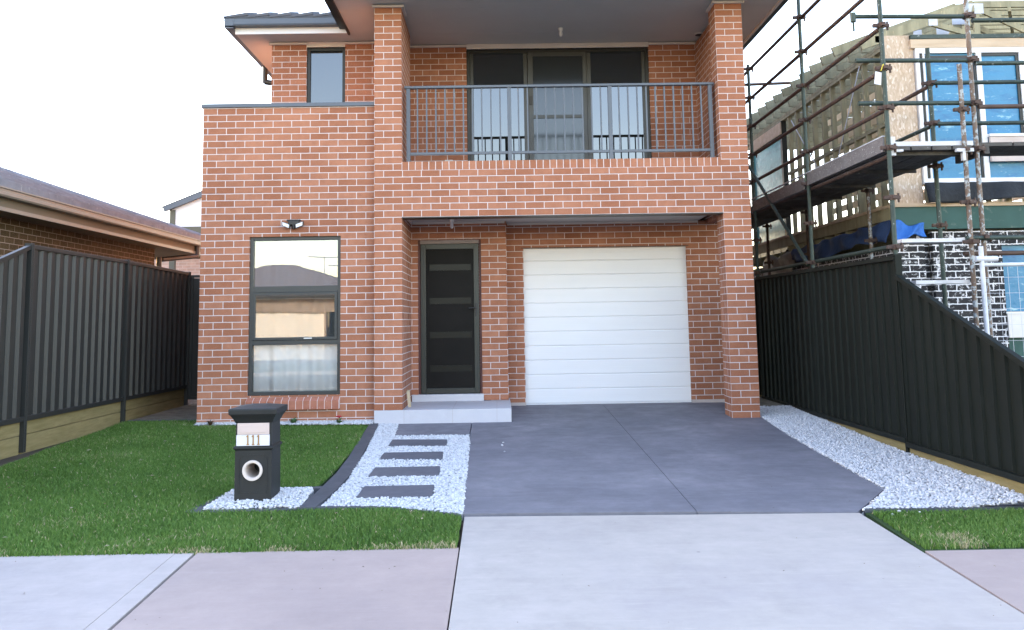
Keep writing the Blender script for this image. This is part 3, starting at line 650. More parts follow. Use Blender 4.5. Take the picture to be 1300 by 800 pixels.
# --- balcony sliding door
W = MB(); frame_rect(W, SX0+.002, SX1-.002, SZ0+.02, SZ1-.002, 1.80, 1.92, .05); fr = W.build('sliding_door', M['frame_black'], H, bevel=.003)
b = MB()
for x0, x1, y0 in ((SX0+.053, SX0+.10, 1.825), (1.985, 2.045, 1.825), (2.93, 2.995, 1.825), (SX1-.10, SX1-.053, 1.825)): b.box(x0, x1, y0, y0+.04, SZ0+.071, SZ1-.053)
b.build('stile', M['dark_metal'], fr, bevel=.002)
b = MB(); b.box(SX0+.10, 1.985, 1.845, 1.851, SZ0+.09, SZ1-.053); b.build('pane', M['glass_dark'], fr)
b = MB(); b.box(2.995, SX1-.10, 1.845, 1.851, SZ0+.09, SZ1-.053); b.build('pane', M['glass_dark'], fr)
sc = MB(); sc.box(2.05, 2.125, 1.79, 1.82, SZ0+.071, SZ1-.053); sc.box(2.87, 2.925, 1.79, 1.82, SZ0+.071, SZ1-.053); sc.box(2.125, 2.87, 1.79, 1.82, 4.235, 4.285); sc.box(2.125, 2.87, 1.79, 1.82, SZ0+.071, SZ0+.14); sc.box(2.125, 2.87, 1.79, 1.82, SZ1-.11, SZ1-.053)
scr = sc.build('screen_door', M['dark_metal'], fr, bevel=.002)
b = MB(); b.box(2.125, 2.87, 1.802, 1.808, SZ0+.14, SZ1-.11); b.build('mesh_panel', M['screen_mesh'], scr)
b = MB(); b.box(2.065, 2.11, 1.775, 1.79, 4.44, 4.58); b.build('handle', M['plastic_black'], scr, bevel=.003)
# --- garage door
b = MB(); z = .10; i = 0
R = thing  # (alias kept local)
prof = []
n = 11; ph = (GZ1+.02-.085)/n; outl = [(1.60, .085)]
for i in range(n):
    z0 = .085+i*ph
    outl += [(1.568, z0+.006), (1.565, z0+.016), (1.565, z0+ph*.48), (1.5665, z0+ph*.5), (1.565, z0+ph*.52), (1.565, z0+ph-.014), (1.568, z0+ph-.005), (1.576, z0+ph)]
outl += [(1.60, GZ1+.02)]
b.prism(outl, lambda u, v, d: Vector((d, u, v)), GX0-.04, GX1+.04)
gd = fix(b.build('garage_door', M['garage'], H))
b = MB(); b.box(GX0+.001, GX1-.001, 1.555, 1.60, .066, .086); b.build('bottom_seal', M['garage'], gd)
b = MB(); b.box(GX0+.001, GX1-.001, 1.56, 1.61, .055, .066); b.build('rubber_strip', M['plastic_black'], gd)
# --- front door
b = MB(); b.box(DX0+.001, DX0+.03, 1.235, 1.36, .268, DZ1); b.box(DX1-.03, DX1-.001, 1.235, 1.36, .268, DZ1); fd = b.build('front_door', M['maroon'], H)
b = MB(); b.box(DX0+.03, DX1-.03, 1.24, 1.36, DZ1-.055, DZ1-.002); b.build('door_head', M['door_headm'], fd)
b = MB(); frame_rect(b, DX0+.035, DX1-.035, .275, DZ1-.06, 1.225, 1.262, .072); sd_ = b.build('screen_door', M['screen_frame'], fd, bevel=.004)
b = MB(); b.box(DX0+.107, DX1-.107, 1.240, 1.247, .347, DZ1-.132); b.build('mesh_panel', M['black_mesh'], sd_)
for z in (.57, 1.03, 1.50, 1.965):
    b = MB(); b.box(DX0+.16, DX1-.145, 1.2355, 1.2395, z, z+.085); b.build('door_light', M['door_slot'], fd)
b = MB(); b.box(1.235, 1.262, 1.212, 1.225, 1.33, 1.51); b.build('handle', M['plastic_black'], sd_, bevel=.004)
b = MB(); b.tube((1.248, 1.215, 1.44), (1.248, 1.175, 1.44), .008); b.tube((1.255, 1.178, 1.44), (1.145, 1.178, 1.437), .008); b.build('lever', M['plastic_black'], sd_, smooth=True)
# --- balcony railing
rl = MB(); rl.box(.37, 4.425, .135, .205, 4.285, 4.318); rail = rl.build('balcony_railing', M['rail'], H, bevel=.005)
b = MB(); b.box(.40, 4.40, .153, .187, 3.405, 3.44); b.build('bottom_rail', M['rail'], rail, bevel=.003)
pp = [.42, 1.738, 3.055, 4.372]
for x in pp:
    b = MB(); b.box(x-.025, x+.025, .145, .195, 3.292, 4.285); b.build('post', M['rail'], rail, bevel=.003)
    b = MB(); b.box(x-.045, x+.045, .125, .215, 3.2925, 3.300); b.build('base_plate', M['frame_black'], rail)
for i in range(3):
    for j in range(1, 11):
        x = pp[i]+(pp[i+1]-pp[i])*j/11
        b = MB(); b.box(x-.0095, x+.0095, .1605, .1795, 3.44, 4.285); b.build('baluster', M['rail'], rail)
# ---- small things fixed or resting on the house
o = MB()
fl = thing('floodlight', 'twin head security floodlight on brick wall above the tall window', 'floodlight', (-1.03, .1, 2.5))
b = MB(); b.box(-1.10, -.96, .03, .10, 2.505, 2.56); b.box(-1.12, -.94, .035, .09, 2.556, 2.575); b.build('mount', M['plastic_black'], fl, bevel=.008)
b = MB(); b.tube((-1.03, .06, 2.51), (-1.03, .05, 2.455), .03, 14, .02); b.build('sensor', M['plastic_black'], fl, smooth=True)
for s in (-1, 1):
    x = -1.03+s*.085
    b = MB(); fn = lambda u, v, d: Vector((x+u*math.cos(.45*s)-0, -.02+d+u*math.sin(.45*s)*s*.4, 2.50+v-.35*u*-s))
    b.prism([(-.05, -.028), (.05, -.028), (.055, .03), (-.055, .03)], fn, .0, .05); hd = fix(b.build('lamp_head', M['plastic_black'], fl, bevel=.005))
    b = MB(); b.prism([(-.042, -.022), (.042, -.022), (.045, .022), (-.045, .022)], fn, -.004, -.0005); fix(b.build('lens', M['white_plate'], hd))
    b = MB(); b.tube((-1.03+s*.03, .06, 2.52), (x, .03, 2.51), .01); b.build('arm', M['plastic_black'], fl)
def bulb(x, y, zc, label):
    t = thing('ceiling_light', label, 'ceiling light', (x, y, zc), 'bare batten holders under the ceilings')
    b = MB(); b.tube((x, y, zc), (x, y, zc-.035), .033, 16, .028); b.build('holder', M['plastic_white'], t, smooth=True)
    b = MB(); b.tube((x, y, zc-.035), (x, y, zc-.10), .018, 16, .026); b.tube((x, y, zc-.10), (x, y, zc-.125), .026, 16, .014); b.build('bulb', M['white_plate'], t, smooth=True)
bulb(2.50, 1.05, ZS-.001, 'white bulb holder on the eave above the balcony railing')
bulb(.94, .85, 2.64, 'white bulb holder on the porch ceiling above the front door')
t = thing('eave_vent', 'round dark fitting in the eave beside the right brick pillar', 'eave fitting', (4.55, 1.39, ZS-.02))
b = MB(); b.tube((4.55, 1.39, ZS-.018), (4.55, 1.39, ZS-.001), .075, 24); b.build('ring', M['cream'], t, smooth=True)
b = MB(); b.tube((4.55, 1.39, ZS-.022), (4.55, 1.39, ZS-.0185), .06, 24); b.build('face', M['plastic_black'], t)
t = thing('power_outlet', 'white weatherproof outlet low on the balcony brick wall', 'power outlet', (.86, 1.77, 3.55))
b = MB(); b.box(.80, .92, 1.735, 1.769, 3.545, 3.62); b.build('cover', M['plastic_white'], t, bevel=.006)
b = MB(); b.box(.83, .85, 1.731, 1.7348, 3.57, 3.595); b.box(.87, .89, 1.731, 1.7348, 3.57, 3.595); b.build('switch', M['dark_metal'], t)
b = MB(); b.beam((.40, .42, .178), (.385, .36, .385), .045, .035, (1, 0, 0)); o = b.build('timber_offcut', M['offcut']); place(o); tag(o, 'short pale timber offcut leaning against the pillar on the porch step', 'timber offcut')
# curtain behind the bottom pane
def curtain(x0, x1, z0, z1, y, label):
    n = 120; V = []; F = []
    for i in range(n+1):
        u = i/n; x = x0+(x1-x0)*u
        yy = y+.022*math.sin(u*30+1.6*math.sin(u*7))+.016*math.sin(u*57+math.sin(u*5))
        for z in (z0, (z0+z1)/2, z1): V.append((x+.006*math.sin(z*3+u*20), yy*(1), z))
    for i in range(n):
        for j in range(2): a = i*3+j; F.append((a, a+3, a+4, a+1))
    b = MB(); b.add(V, F); o = b.build('curtain', M['curtain'], smooth=False); o.data.shade_smooth()
    s = o.modifiers.new('thick', 'SOLIDIFY'); s.thickness = .002
    place(o); tag(o, label, 'curtain')
curtain(-1.72, -.25, .2, 2.5, .275, 'white sheer curtain hanging behind the tall front window')
# plants at the foot of the wall
def plant(x, y, label, kind, r=.09, leaf='leaf'):
    t = thing('garden_plant', label, 'plant', (x, y, g(y)), 'small plants along the foot of the brick wall')
    b = MB()
    for i in range(26):
        a = random.uniform(0, 6.28); L = r*random.uniform(.6, 1.2); h = random.uniform(.5, 1.1)*r
        z0 = g(y)+.01; dx, dy = math.cos(a), math.sin(a); w_ = .009
        p0 = Vector((x, y, z0)); p1 = p0+Vector((dx*L*.5, dy*L*.5, h*.8)); p2 = p0+Vector((dx*L, dy*L, h))
        s = Vector((-dy, dx, 0))*w_
        b.add([p0-s*.4, p0+s*.4, p1+s, p1-s, p2], [(0, 1, 2, 3), (3, 2, 4)])
    b.build('foliage', M[leaf], t)
    if kind == 'flower':
        f_ = MB(); cz = g(y)+.10
        for i in range(9):
            a = i*.7; q = .018 if i < 5 else .03
            f_.add([(x, y-.02, cz-.01), (x+math.cos(a)*q-.012, y-.02+math.sin(a)*q, cz+.008), (x+math.cos(a)*q*1.2, y-.02+math.sin(a)*q*1.2, cz+.024), (x+math.cos(a)*q+.012, y-.02+math.sin(a)*q, cz+.008)], [(0, 1, 2, 3)])
        f_.build('flower', M['flower'], t)
plant(-2.02, .0, 'small reddish plant at the wall left of the mailbox', 'leaf', .07, 'leaf_dark')
plant(-.99, -.02, 'small dark green plant under the brick window sill', 'leaf', .085)
plant(-.42, -.05, 'small plant with one red flower beside the porch step', 'flower', .08)

# ================================================================== MAILBOX
mx0, mx1, my0, my1, mz = -.54, -.25, -4.13, -3.84, g(-4.0)-.02
mbx = thing('mailbox', 'charcoal pillar mailbox with white number plate and newspaper ring', 'mailbox', ((mx0+mx1)/2, (my0+my1)/2, mz))
def ringbox(b, rings):
    """stack of square rings (half size, z) about the mailbox axis"""
    cx, cy = (mx0+mx1)/2, (my0+my1)/2; o = len(b.v); vs = []
    for h, z in rings: vs += [(cx-h, cy-h, z), (cx+h, cy-h, z), (cx+h, cy+h, z), (cx-h, cy+h, z)]
    n = len(rings); fs = [(3, 2, 1, 0), tuple(4*(n-1)+i for i in range(4))]
    for k in range(n-1): fs += [(4*k+i, 4*k+(i+1) % 4, 4*k+4+(i+1) % 4, 4*k+4+i) for i in range(4)]
    b.add(vs, fs)
b = MB(); ringbox(b, [(.147, mz), (.145, .262), (.146, .27), (.156, .276), (.158, .288), (.154, .296), (.143, .303), (.141, .478), (.141, .482)]); b.build('body', M['mailbox'], mbx, bevel=.004)
b = MB(); ringbox(b, [(.143, .478), (.150, .487), (.160, .51), (.175, .532), (.181, .543), (.190, .547), (.192, .585), (.187, .592), (.07, .612), (.01, .616)]); b.build('cap', M['mailbox'], mbx, bevel=.004)
# raised arched panel moulding on the lower front
b = MB(); pts = [(-.505, -.06), (-.285, -.06), (-.285, .205), (-.300, .212), (-.308, .228), (-.482, .228), (-.490, .212), (-.505, .205)]
inn = [(-.4975+(.0 if u < -.4 else 0), v) for u, v in pts]
cx_, cz_ = -.395, .08
for i in range(len(pts)):
    a, q = pts[i], pts[(i+1) % len(pts)]; b.beam((a[0], my0-.001, a[1]), (q[0], my0-.001, q[1]), .006, .006, (0, 1, 0))
b.build('panel_moulding', M['mailbox'], mbx)
b = MB(); b.box(-.522, -.272, my0-.010, my0+.01, .388, .478); sp_ = b.build('letter_slot', M['mail_cream'], mbx, bevel=.003)
b = MB(); b.box(-.500, -.294, my0-.014, my0-.0102, .403, .462); b.build('slot_flap', M['mail_cream'], sp_, bevel=.002)
b = MB(); b.box(-.528, -.268, my0-.012, my0+.01, .302, .3865); pl = b.build('number_plate', M['white_plate'], mbx, bevel=.002)
one = [(-.007, 0), (.008, 0), (.008, .006), (.0042, .008), (.0042, .066), (-.001, .070), (-.009, .060), (-.009, .054), (-.0032, .057), (-.0032, .008), (-.007, .006)]
for xo in (-.437, -.395, -.353):
    b = MB(); b.prism([(u, v) for u, v in one], lambda u, v, d: Vector((xo+u*1.35, d, .309+v*1.12)), my0-.016, my0-.0122); fix(b.build('numeral', M['brass'], pl))
# newspaper ring
def ringpart(b, cx, cz, ri, ro, y0, y1, n=40):
    vs = []
    for (r, y) in ((ri, y0), (ro, y0), (ro, y1), (ri, y1)):
        for i in range(n): t = 2*math.pi*i/n; vs.append((cx+math.cos(t)*r, y, cz+math.sin(t)*r))
    b.add(vs, [(k*n+i, k*n+(i+1) % n, ((k+1) % 4)*n+(i+1) % n, ((k+1) % 4)*n+i) for k in range(4) for i in range(n)])
b = MB(); ringpart(b, -.397, .112, .060, .079, my0-.022, my0-.0005); nr = fix(b.build('newspaper_ring', M['pvc'], mbx, bevel=.003))
b = MB(); ringpart(b, -.397, .112, .056, .0598, my0-.010, my0+.0, 40); fix(b.build('ring_lip', M['pvc'], nr))
# inner tube, dark at the far end: the body is cut by it
mb_body = [o for o in mbx.children if o.name.startswith('body')][0]
cut = MB(); cut.tube((-.397, my0-.05, .112), (-.397, my1-.03, .112), .0595, 40); tmp = cut.build('tmp_cut', M['pvc'], mbx)
bo = mb_body.modifiers.new('hole', 'BOOLEAN'); bo.object = tmp; bo.operation = 'DIFFERENCE'; bo.solver = 'EXACT'
dg = bpy.context.evaluated_depsgraph_get(); me2 = bpy.data.meshes.new_from_object(mb_body.evaluated_get(dg)); mb_body.modifiers.clear(); mb_body.data = me2
bpy.data.objects.remove(tmp)
b = MB(); ringpart(b, -.397, .112, .055, .0592, my0+.001, my1-.035, 40); fix(b.build('tube', M['pvc'], nr))

# ================================================================== FENCES
def ribbed(b, x, y0, y1, zb0, zb1, zt0, zt1, side, pitch=.19, depth=.032, th=.0015, wide=None):
    """ribbed steel sheet in the plane X=x from y0 to y1 (bottom/top heights at each end); side = direction of the ribs"""
    n = max(1, round((y1-y0)/pitch)); p = (y1-y0)/n; ln = [(y0, 0)]
    for i in range(n):
        a = y0+i*p
        if side > 0: ln += [(a+p*.10, 0), (a+p*.22, depth), (a+p*.58, depth), (a+p*.70, 0), (a+p, 0)]
        else: ln += [(a+p*.84, 0), (a+p*.88, depth*.7), (a+p*.93, depth*.7), (a+p*.97, 0), (a+p, 0)]
    def zz(y, a, c_): return a+(c_-a)*(y-y0)/(y1-y0)
    vs = []
    for y, d in ln:
        X = x+side*d; vs += [(X, y, zz(y, zb0, zb1)), (X, y, zz(y, zt0, zt1)), (X+side*-th, y, zz(y, zt0, zt1)), (X+side*-th, y, zz(y, zb0, zb1))]
    b.add(vs, [q for i in range(len(ln)-1) for q in ((4*i, 4*i+4, 4*i+5, 4*i+1), (4*i+3, 4*i+2, 4*i+6, 4*i+7))])
def fence(name, label, x, posts, side, post_bottoms, mat='fence', pitch=.19):
    """posts: (y, zb, zt) for bay ends; last entries may rake"""
    t = thing('steel_fence', label, 'fence', (x, posts[0][0], 0), None)
    for i in range(len(posts)-1):
        (y0, b0, t0), (y1, b1, t1) = posts[i][:3], posts[i+1][:3]
        if len(posts[i]) > 3: b0, t0 = posts[i][3:]
        bm_ = MB(); ribbed(bm_, x, y0+.02, y1-.02, b0+.03, b1+.03, t0-.03, t1-.03, side, pitch); fix(bm_.build('panel', M[mat], t))
        for (zz0, zz1, h, nm) in ((t0, t1, .045, 'top_rail'), (b0+.03, b1+.03, .05, 'bottom_rail')):
            r = MB(); r.beam((x+side*.015, y0, zz0-h/2), (x+side*.015, y1, zz1-h/2), .052, h); r.build(nm, M[mat], t, bevel=.004)
    for i, p in enumerate(posts):
        zt = max(p[2], p[4] if len(p) > 4 else -9)
        r = MB(); r.box(x-.032, x+.05*(1 if side > 0 else .65), p[0]-.025, p[0]-.004, post_bottoms, zt+.012); r.box(x-.032, x+.05*(1 if side > 0 else .65), p[0]+.004, p[0]+.025, post_bottoms, zt+.012)
        r.box(x-.012, x+.02, p[0]-.004, p[0]+.004, post_bottoms, zt+.008)
        r.build('post', M[mat], t, bevel=.003)
    return t
XL = -3.33
lf = fence('left', 'charcoal ribbed steel fence along the left side of the lawn', XL, [(-4.40, .34, 1.36), (-1.98, .33, 2.12, .33, 2.12), (.52, .325, 2.12), (2.92, .32, 2.09)], 1, .0)
# the rake: posts list gives bay ends; raked bay falls towards the street
b = MB()
for k_, (z0, z1, sh) in enumerate(((-.02, .165, 0), (.17, .345, .9))):
    for (ya, yb) in ((-4.4, -2.0), (-1.96, .50), (.54, 2.9)):
        b.box(XL-.05, XL-.0, ya, yb, z0, z1)
o = b.build('sleeper_wall', M['timber'], bevel=.006); place(o); tag(o, 'pale timber sleepers stacked under the left steel fence', 'retaining wall')
gt = thing('side_gate', 'dark ribbed steel gate closing the left side passage', 'gate', (-2.78, 2.95, .07))
b = MB(); n = 6
for i in range(n): x0 = -3.26+i*.17; b.box(x0, x0+.12, 2.955, 2.975, .15, 2.0); b.box(x0+.12, x0+.17, 2.965, 2.985, .15, 2.0)
b.build('panel', M['fence'], gt)
b = MB(); frame_rect(b, -3.28, -2.24, .12, 2.05, 2.94, 2.98, .04); b.build('frame', M['fence'], gt)
b = MB(); b.box(-3.22, -3.15, 2.92, 2.94, 1.35, 1.50); b.build('latch', M['plastic_black'], gt)
XR = 5.5
rf = fence('right', 'dark ribbed steel fence along the right boundary stepping down to the street', XR, [(-4.98, -.005, .77), (-2.56, .0, 1.645, .035, 1.83), (-.12, .04, 1.84), (2.28, .055, 1.85)], -1, -.10, 'fence_shaded', pitch=.2)
b = MB()
for (ya, yb, z0, z1) in ((-4.98, -2.58, -.20, -.01), (-2.54, -.14, -.12, .03), (-.10, 2.26, -.04, .05)): b.box(XR-.01, XR+.04, ya, yb, z0, z1)
b.box(XR-.01, XR+.04, 2.3, 14, -.02, .08)
o = b.build('sleeper_wall', M['timber'], bevel=.005); place(o); tag(o, 'timber sleeper boards under the right steel fence behind the pebbles', 'retaining wall')
rf2 = thing('steel_fence', 'far dark stretch of steel fence hidden behind the right pillar', 'fence', (5.5, 8, 0))
b = MB(); ribbed(b, XR, 2.32, 13.9, .08, .08, 1.82, 1.82, -1, .2); fix(b.build('panel', M['fence_shaded'], rf2))

# ================================================================== LEFT NEIGHBOUR
N = thing('brown_brick_house', 'single storey brown brick house with tan gutter behind the left fence', 'house', (-8.8, 2, 0))
b = MB(); b.box(-12.6, -5.1, -4.2, 6.25, .0, 2.75); b.build('wall', M['brown_brick'], N)
b = MB(); b.box(-13.0, -4.72, -4.6, 9.0, 2.751, 2.77); b.build('soffit', M['eave_tan'], N)
b = MB(); b.box(-4.72, -4.70, -4.6, 9.0, 2.735, 2.90); b.build('fascia', M['eave_tan'], N)  # dark lining colour paints the shadow band below the gutter
b = MB(); b.box(-4.699, -4.675, -4.6, 9.0, 2.735, 2.785); b.build('fascia_bead', M['gutter_tan'], N)
b = MB()
prof = [(0, 0), (.095, .0), (.11, .02), (.11, .055), (.10, .06), (.10, .095), (.118, .10), (.118, .118), (.10, .12), (0, .10)]
b.prism(prof, lambda u, v, d: Vector((-4.70+u, d, 2.90+v)), -4.7, 9.1); fix(b.build('gutter', M['gutter_tan'], N))
NPT = math.radians(20); ztop = 3.03
b = MB(); hip_roof(b, -12.95, -4.64, -4.66, 9.08, ztop, NPT, .3, .085)
b.build('roof', M['roof_brown'], N)
b = MB()      # ridge capping on the back right hip and the ridge
A = Vector((-4.62, 9.1, ztop+.03)); B = Vector((-8.8, 4.92, ztop+.03+4.16*math.tan(NPT)))
k = 14
for i in range(k):
    p = A.lerp(B, i/k); q = A.lerp(B, (i+1.12)/k); b.tube(p+Vector((0, 0, .0)), q+Vector((0, 0, .02)), .085, 10, .065)
C_ = Vector((-8.8, -.5, B.z))
for i in range(14):
    p = B.lerp(C_, i/14); q = B.lerp(C_, (i+1.1)/14); b.tube(p, q+Vector((0, 0, .01)), .085, 10, .07)
b.build('ridge_capping', M['roof_brown'], N, smooth=True)
b = MB(); b.tube((-4.66, 7.4, 2.92), (-4.66, 7.4, 2.68), .05); b.tube((-4.66, 7.4, 2.69), (-5.02, 6.4, 2.56), .05); b.tube((-5.04, 6.33, 2.60), (-5.04, 6.33, .1), .05); b.build('downpipe', M['dark_metal'], N, smooth=True)
# rear pale house with patio gable
Q = thing('rear_house', 'pale brick house with white lined gable seen past the left corner', 'house', (-7.5, 15, 0))
b = MB(); b.box(-16, -4, 15, 24, 0, 3.45); b.build('wall', M['pale_brick'], Q)
b = MB(); b.prism([(-7.6, 4.02), (-5.4, 4.02), (-5.4, 5.38), (-7.6, 4.49)], lambda u, v, d: Vector((u, d, v)), 14.0, 14.08); fix(b.build('gable_lining', M['white'], Q))
b = MB(); b.beam((-7.74, 13.9, 4.50), (-5.4, 13.9, 5.42), .12, .13, (0, 0, 1)); b.build('barge_board', M['rail'], Q)
b = MB(); b.add([(-7.80, 13.85, 4.55), (-5.4, 13.85, 5.50), (-5.4, 24, 5.50), (-7.80, 24, 4.55), (-7.80, 13.85, 4.58), (-5.4, 13.85, 5.53), (-5.4, 24, 5.53), (-7.80, 24, 4.58)], [(0, 1, 2, 3), (4, 7, 6, 5), (0, 4, 5, 1), (0, 3, 7, 4), (3, 2, 6, 7), (1, 5, 6, 2)]); fix(b.build('roof', M['roof'], Q))
b = MB(); b.box(-7.6, -5.4, 13.95, 14.15, 3.80, 4.02); b.build('beam', M['eave_tan'], Q)
b = MB(); b.box(-7.60, -7.45, 13.96, 13.999, 4.02, 4.5); b.box(-7.60, -7.45, 14, 14.13, .0, 3.79); b.build('post', M['eave_tan'], Q)
b = MB(); b.box(-8.4, -4, 14.6, 24.4, 3.45, 3.55); b.build('soffit', M['soffit'], Q)

exec_ok = True
# ================================================================== HOUSE UNDER CONSTRUCTION (right)
K = thing('unfinished_house', 'unfinished two storey timber framed house with charcoal brick ground floor', 'house', (9, 4, 0))
CX, CY = 6.8, .4
# ground floor brick skin
b = MB(); b.wall(7.28, 8.19, -.2, 2.33, CY+.0, CY+.11); b.build('wall', M['black_brick'], K)
b = MB(); b.wall(8.19, 13, -.2, 2.33, CY, CY+.11, [(8.19, 10.2, -.2, 2.14)]); b.build('wall', M['black_brick'], K)
b = MB(); b.wall(CX, 7.17, -.2, 2.28, CY-.001, CY+.11); b.build('wall', M['black_brick'], K)
b = MB(); b.box(7.17, 7.28, CY+.12, CY+.23, -.2, 2.25); b.build('wall', M['black_brick'], K)
b = MB(); b.box(CX, CX+.11, CY+.11, 9, -.2, 2.12); b.build('wall', M['black_brick'], K)
# ground floor opening: blue wrapped window, white band, dark net
b = MB(); b.box(8.19, 10.2, CY+.06, CY+.08, 1.27, 2.14); b.build('window', M['film'], K)
b = MB(); b.box(8.19, 10.2, CY-.02, CY+.12, .93, 1.24); b.build('white_band', M['shelf_white'], K)
b = MB(); b.box(8.17, 10.2, CY-.03, CY+.0-.021, 1.24, 1.265); b.build('sill_board', M['white'], K)
b = MB(); b.box(8.19, 10.2, CY+.06, CY+.08, -.2, .93); b.build('dark_net', M['green_beam'], K)
# first floor: beam, joists, plate
b = MB(); b.box(CX-.02, 13, CY-.04, CY+.05, 2.36, 2.655); b.build('floor_beam', M['green_beam'], K)
b = MB(); b.box(CX-.03, 13, CY-.06, CY+.06, 2.656, 2.705); b.build('bottom_plate', M['raw_pine'], K)
b = MB(); b.box(CX-.04, CX+.01, CY+.06, 9, 2.50, 2.66); b.build('edge_joist', M['frame_timber'], K)
b = MB(); b.box(CX-.05, CX+.06, CY+.06, 9, 2.661, 2.70); b.build('bottom_plate', M['raw_pine'], K)
y = CY+.25
while y < 8.8:
    b = MB(); b.box(CX-.03, CX+3, y, y+.05, 2.36, 2.50); b.build('floor_joist', M['frame_timber'], K); y += .45
b = MB(); b.box(CX+.25, 12.9, CY+.3, 9, 2.705, 2.725); b.build('floor_deck', M['osb'], K)
b = MB(); b.box(CX+.4, 12.9, CY+3.5, 9, .1, 2.3); b.build('inner_wall', M['interior'], K)
# upper side wall studs
ZT = 4.90
b = MB(); b.box(CX-.01, CX+.08, CY+.05, 9, ZT-.045, ZT); b.box(CX-.01, CX+.08, CY+.05, 9, ZT-.095, ZT-.05); b.build('top_plate', M['frame_timber'], K)
y = CY+.30; i = 0
while y < 8.9:
    if not (4.75 < y < 6.85): b = MB(); b.box(CX-.0, CX+.07, y, y+.045+(.02 if i % 4 == 0 else 0), 2.701, ZT-.096); b.build('stud', M['frame_timber'], K)
    y += .42; i += 1
b = MB(); b.box(CX+.005, CX+.065, CY+.1, 4.7, 3.78, 3.825); b.build('nogging', M['frame_timber'], K)
b = MB(); b.beam((CX-.012, 1.2, 4.8), (CX-.012, 2.6, 3.2), .03, .002, (1, 0, 0)); b.beam((CX-.012, 4.3, 4.7), (CX-.012, 2.6, 3.2), .03, .002, (1, 0, 0)); b.build('strap_brace', M['galv'], K)
# side window
b = MB(); b.box(CX-.03, CX+.06, 4.80, 4.90, 2.45, 4.80); b.box(CX-.03, CX+.06, 6.75, 6.85, 2.45, 4.80); b.box(CX-.03, CX+.06, 4.9, 6.75, 4.55, 4.80); b.box(CX-.03, CX+.06, 4.9, 6.75, 2.42, 2.50); sw = b.build('window', M['frame_black'], K)
b = MB(); b.box(CX+.0, CX+.01, 4.9, 6.75, 2.50, 4.55); b.build('pane', M['film_pale'], sw)
b = MB(); b.box(CX-.05, CX-.031, 4.8, 6.85, 4.56, 4.78); b.build('window_head_board', M['raw_pine'], K)
# inner partitions and ceiling battens that show through the side wall
for q, yy in enumerate((2.6, 5.2)):
    for xx in np.arange(CX+.5, 12.5, .45):
        b = MB(); b.box(xx, xx+.045, yy, yy+.07, 2.725, 4.8); b.build('partition_stud', M['frame_timber'], K)
zz = 2.95; 
for i in range(13):
    b = MB(); b.box(11.2, 11.235, CY+.2, 9, 2.85+i*.16, 2.85+i*.16+.09); b.build('far_cladding_board', M['raw_pine'], K)
for i in range(10):
    b = MB(); b.box(CX+.75, CX+.78, CY+.25, 4.6, 2.85+i*.20, 2.85+i*.20+.10); b.build('batten', M['pine_sunlit'], K)
# upper front wall: strand board, big window, boards, wrap
b = MB(); b.box(CX-.005, 7.19, CY-.012, CY+.01, 2.71, 4.99); b.build('corner_board', M['osb'], K)
W = MB()
for x0, x1, z0, z1 in ((7.205, 7.255, 2.96, 4.80), (7.255, 13, 4.73, 4.80), (7.255, 13, 2.96, 3.03), (7.30, 7.325, 3.03, 4.73), (8.02, 8.09, 3.03, 4.73), (8.60, 8.68, 3.03, 4.73), (9.9, 10.0, 3.03, 4.73)): W.box(x0, x1, CY-.05, CY+.03, z0, z1)
fw = W.build('window', M['white'], K, bevel=.003)
W = MB()
for x0, x1, z0, z1 in ((7.256, 7.299, 3.03, 4.73), (7.326, 8.019, 4.66, 4.70), (7.99, 8.019, 3.03, 4.66), (8.56, 8.599, 3.55, 4.73), (8.091, 8.56, 4.69, 4.729)): W.box(x0, x1, CY-.03, CY+.02, z0, z1)
W.build('sash', M['frame_black'], fw)
b = MB(); b.box(7.325, 8.02, CY-.012, CY-.004, 3.03, 4.73); b.build('pane', M['film_pale'] if False else M['film'], fw)
b = MB(); b.box(8.09, 8.60, CY-.012, CY-.004, 3.03, 4.73); b.box(8.68, 9.9, CY-.012, CY-.004, 3.03, 4.73); b.build('pane', M['film'], fw)
b = MB(); b.box(8.10, 13, CY-.10, CY-.055, 3.24, 3.57); b.build('balcony_board', M['pinkboard'], K)
b = MB(); b.box(8.09, 13, CY-.11, CY-.05, 3.575, 3.61); b.box(8.63, 8.66, CY-.105, CY-.1005, 3.24, 3.57); b.build('board_trim', M['white'], K)
def sheet(name, fn, nu, nv, mat, parent, th=.006):
    V = [fn(i/nu, j/nv) for i in range(nu+1) for j in range(nv+1)]
    F = [(i*(nv+1)+j, (i+1)*(nv+1)+j, (i+1)*(nv+1)+j+1, i*(nv+1)+j+1) for i in range(nu) for j in range(nv)]
    b = MB(); b.add(V, F); o = b.build(name, mat, parent); o.data.shade_smooth(); s = o.modifiers.new('t', 'SOLIDIFY'); s.thickness = th; return o
def wrapf(u, v): return (7.2+u*5.8, CY-.07-.05*v-.03*math.sin(u*31+2*v)*v-.02*math.sin(u*77), 2.97-.24*v-.035*math.sin(u*13+1)*v)
sheet('sagging_wrap', wrapf, 90, 8, M['tarp_black'], K)
xx = 7.24
while xx < 13: b = MB(); b.box(xx, xx+.045, CY-.02, CY+.04, 2.706, 2.96); b.build('cripple_stud', M['frame_timber'], K); xx += .27
b = MB(); b.box(7.15, 13, CY-.05, CY+.05, 4.803, 4.925); b.build('header_beam', M['raw_pine'], K)
b = MB(); b.box(7.15, 13, CY-.06, CY+.04, 4.93, 4.985); b.build('gutter_angle', M['galv'] if False else M['pipe_green'], K)
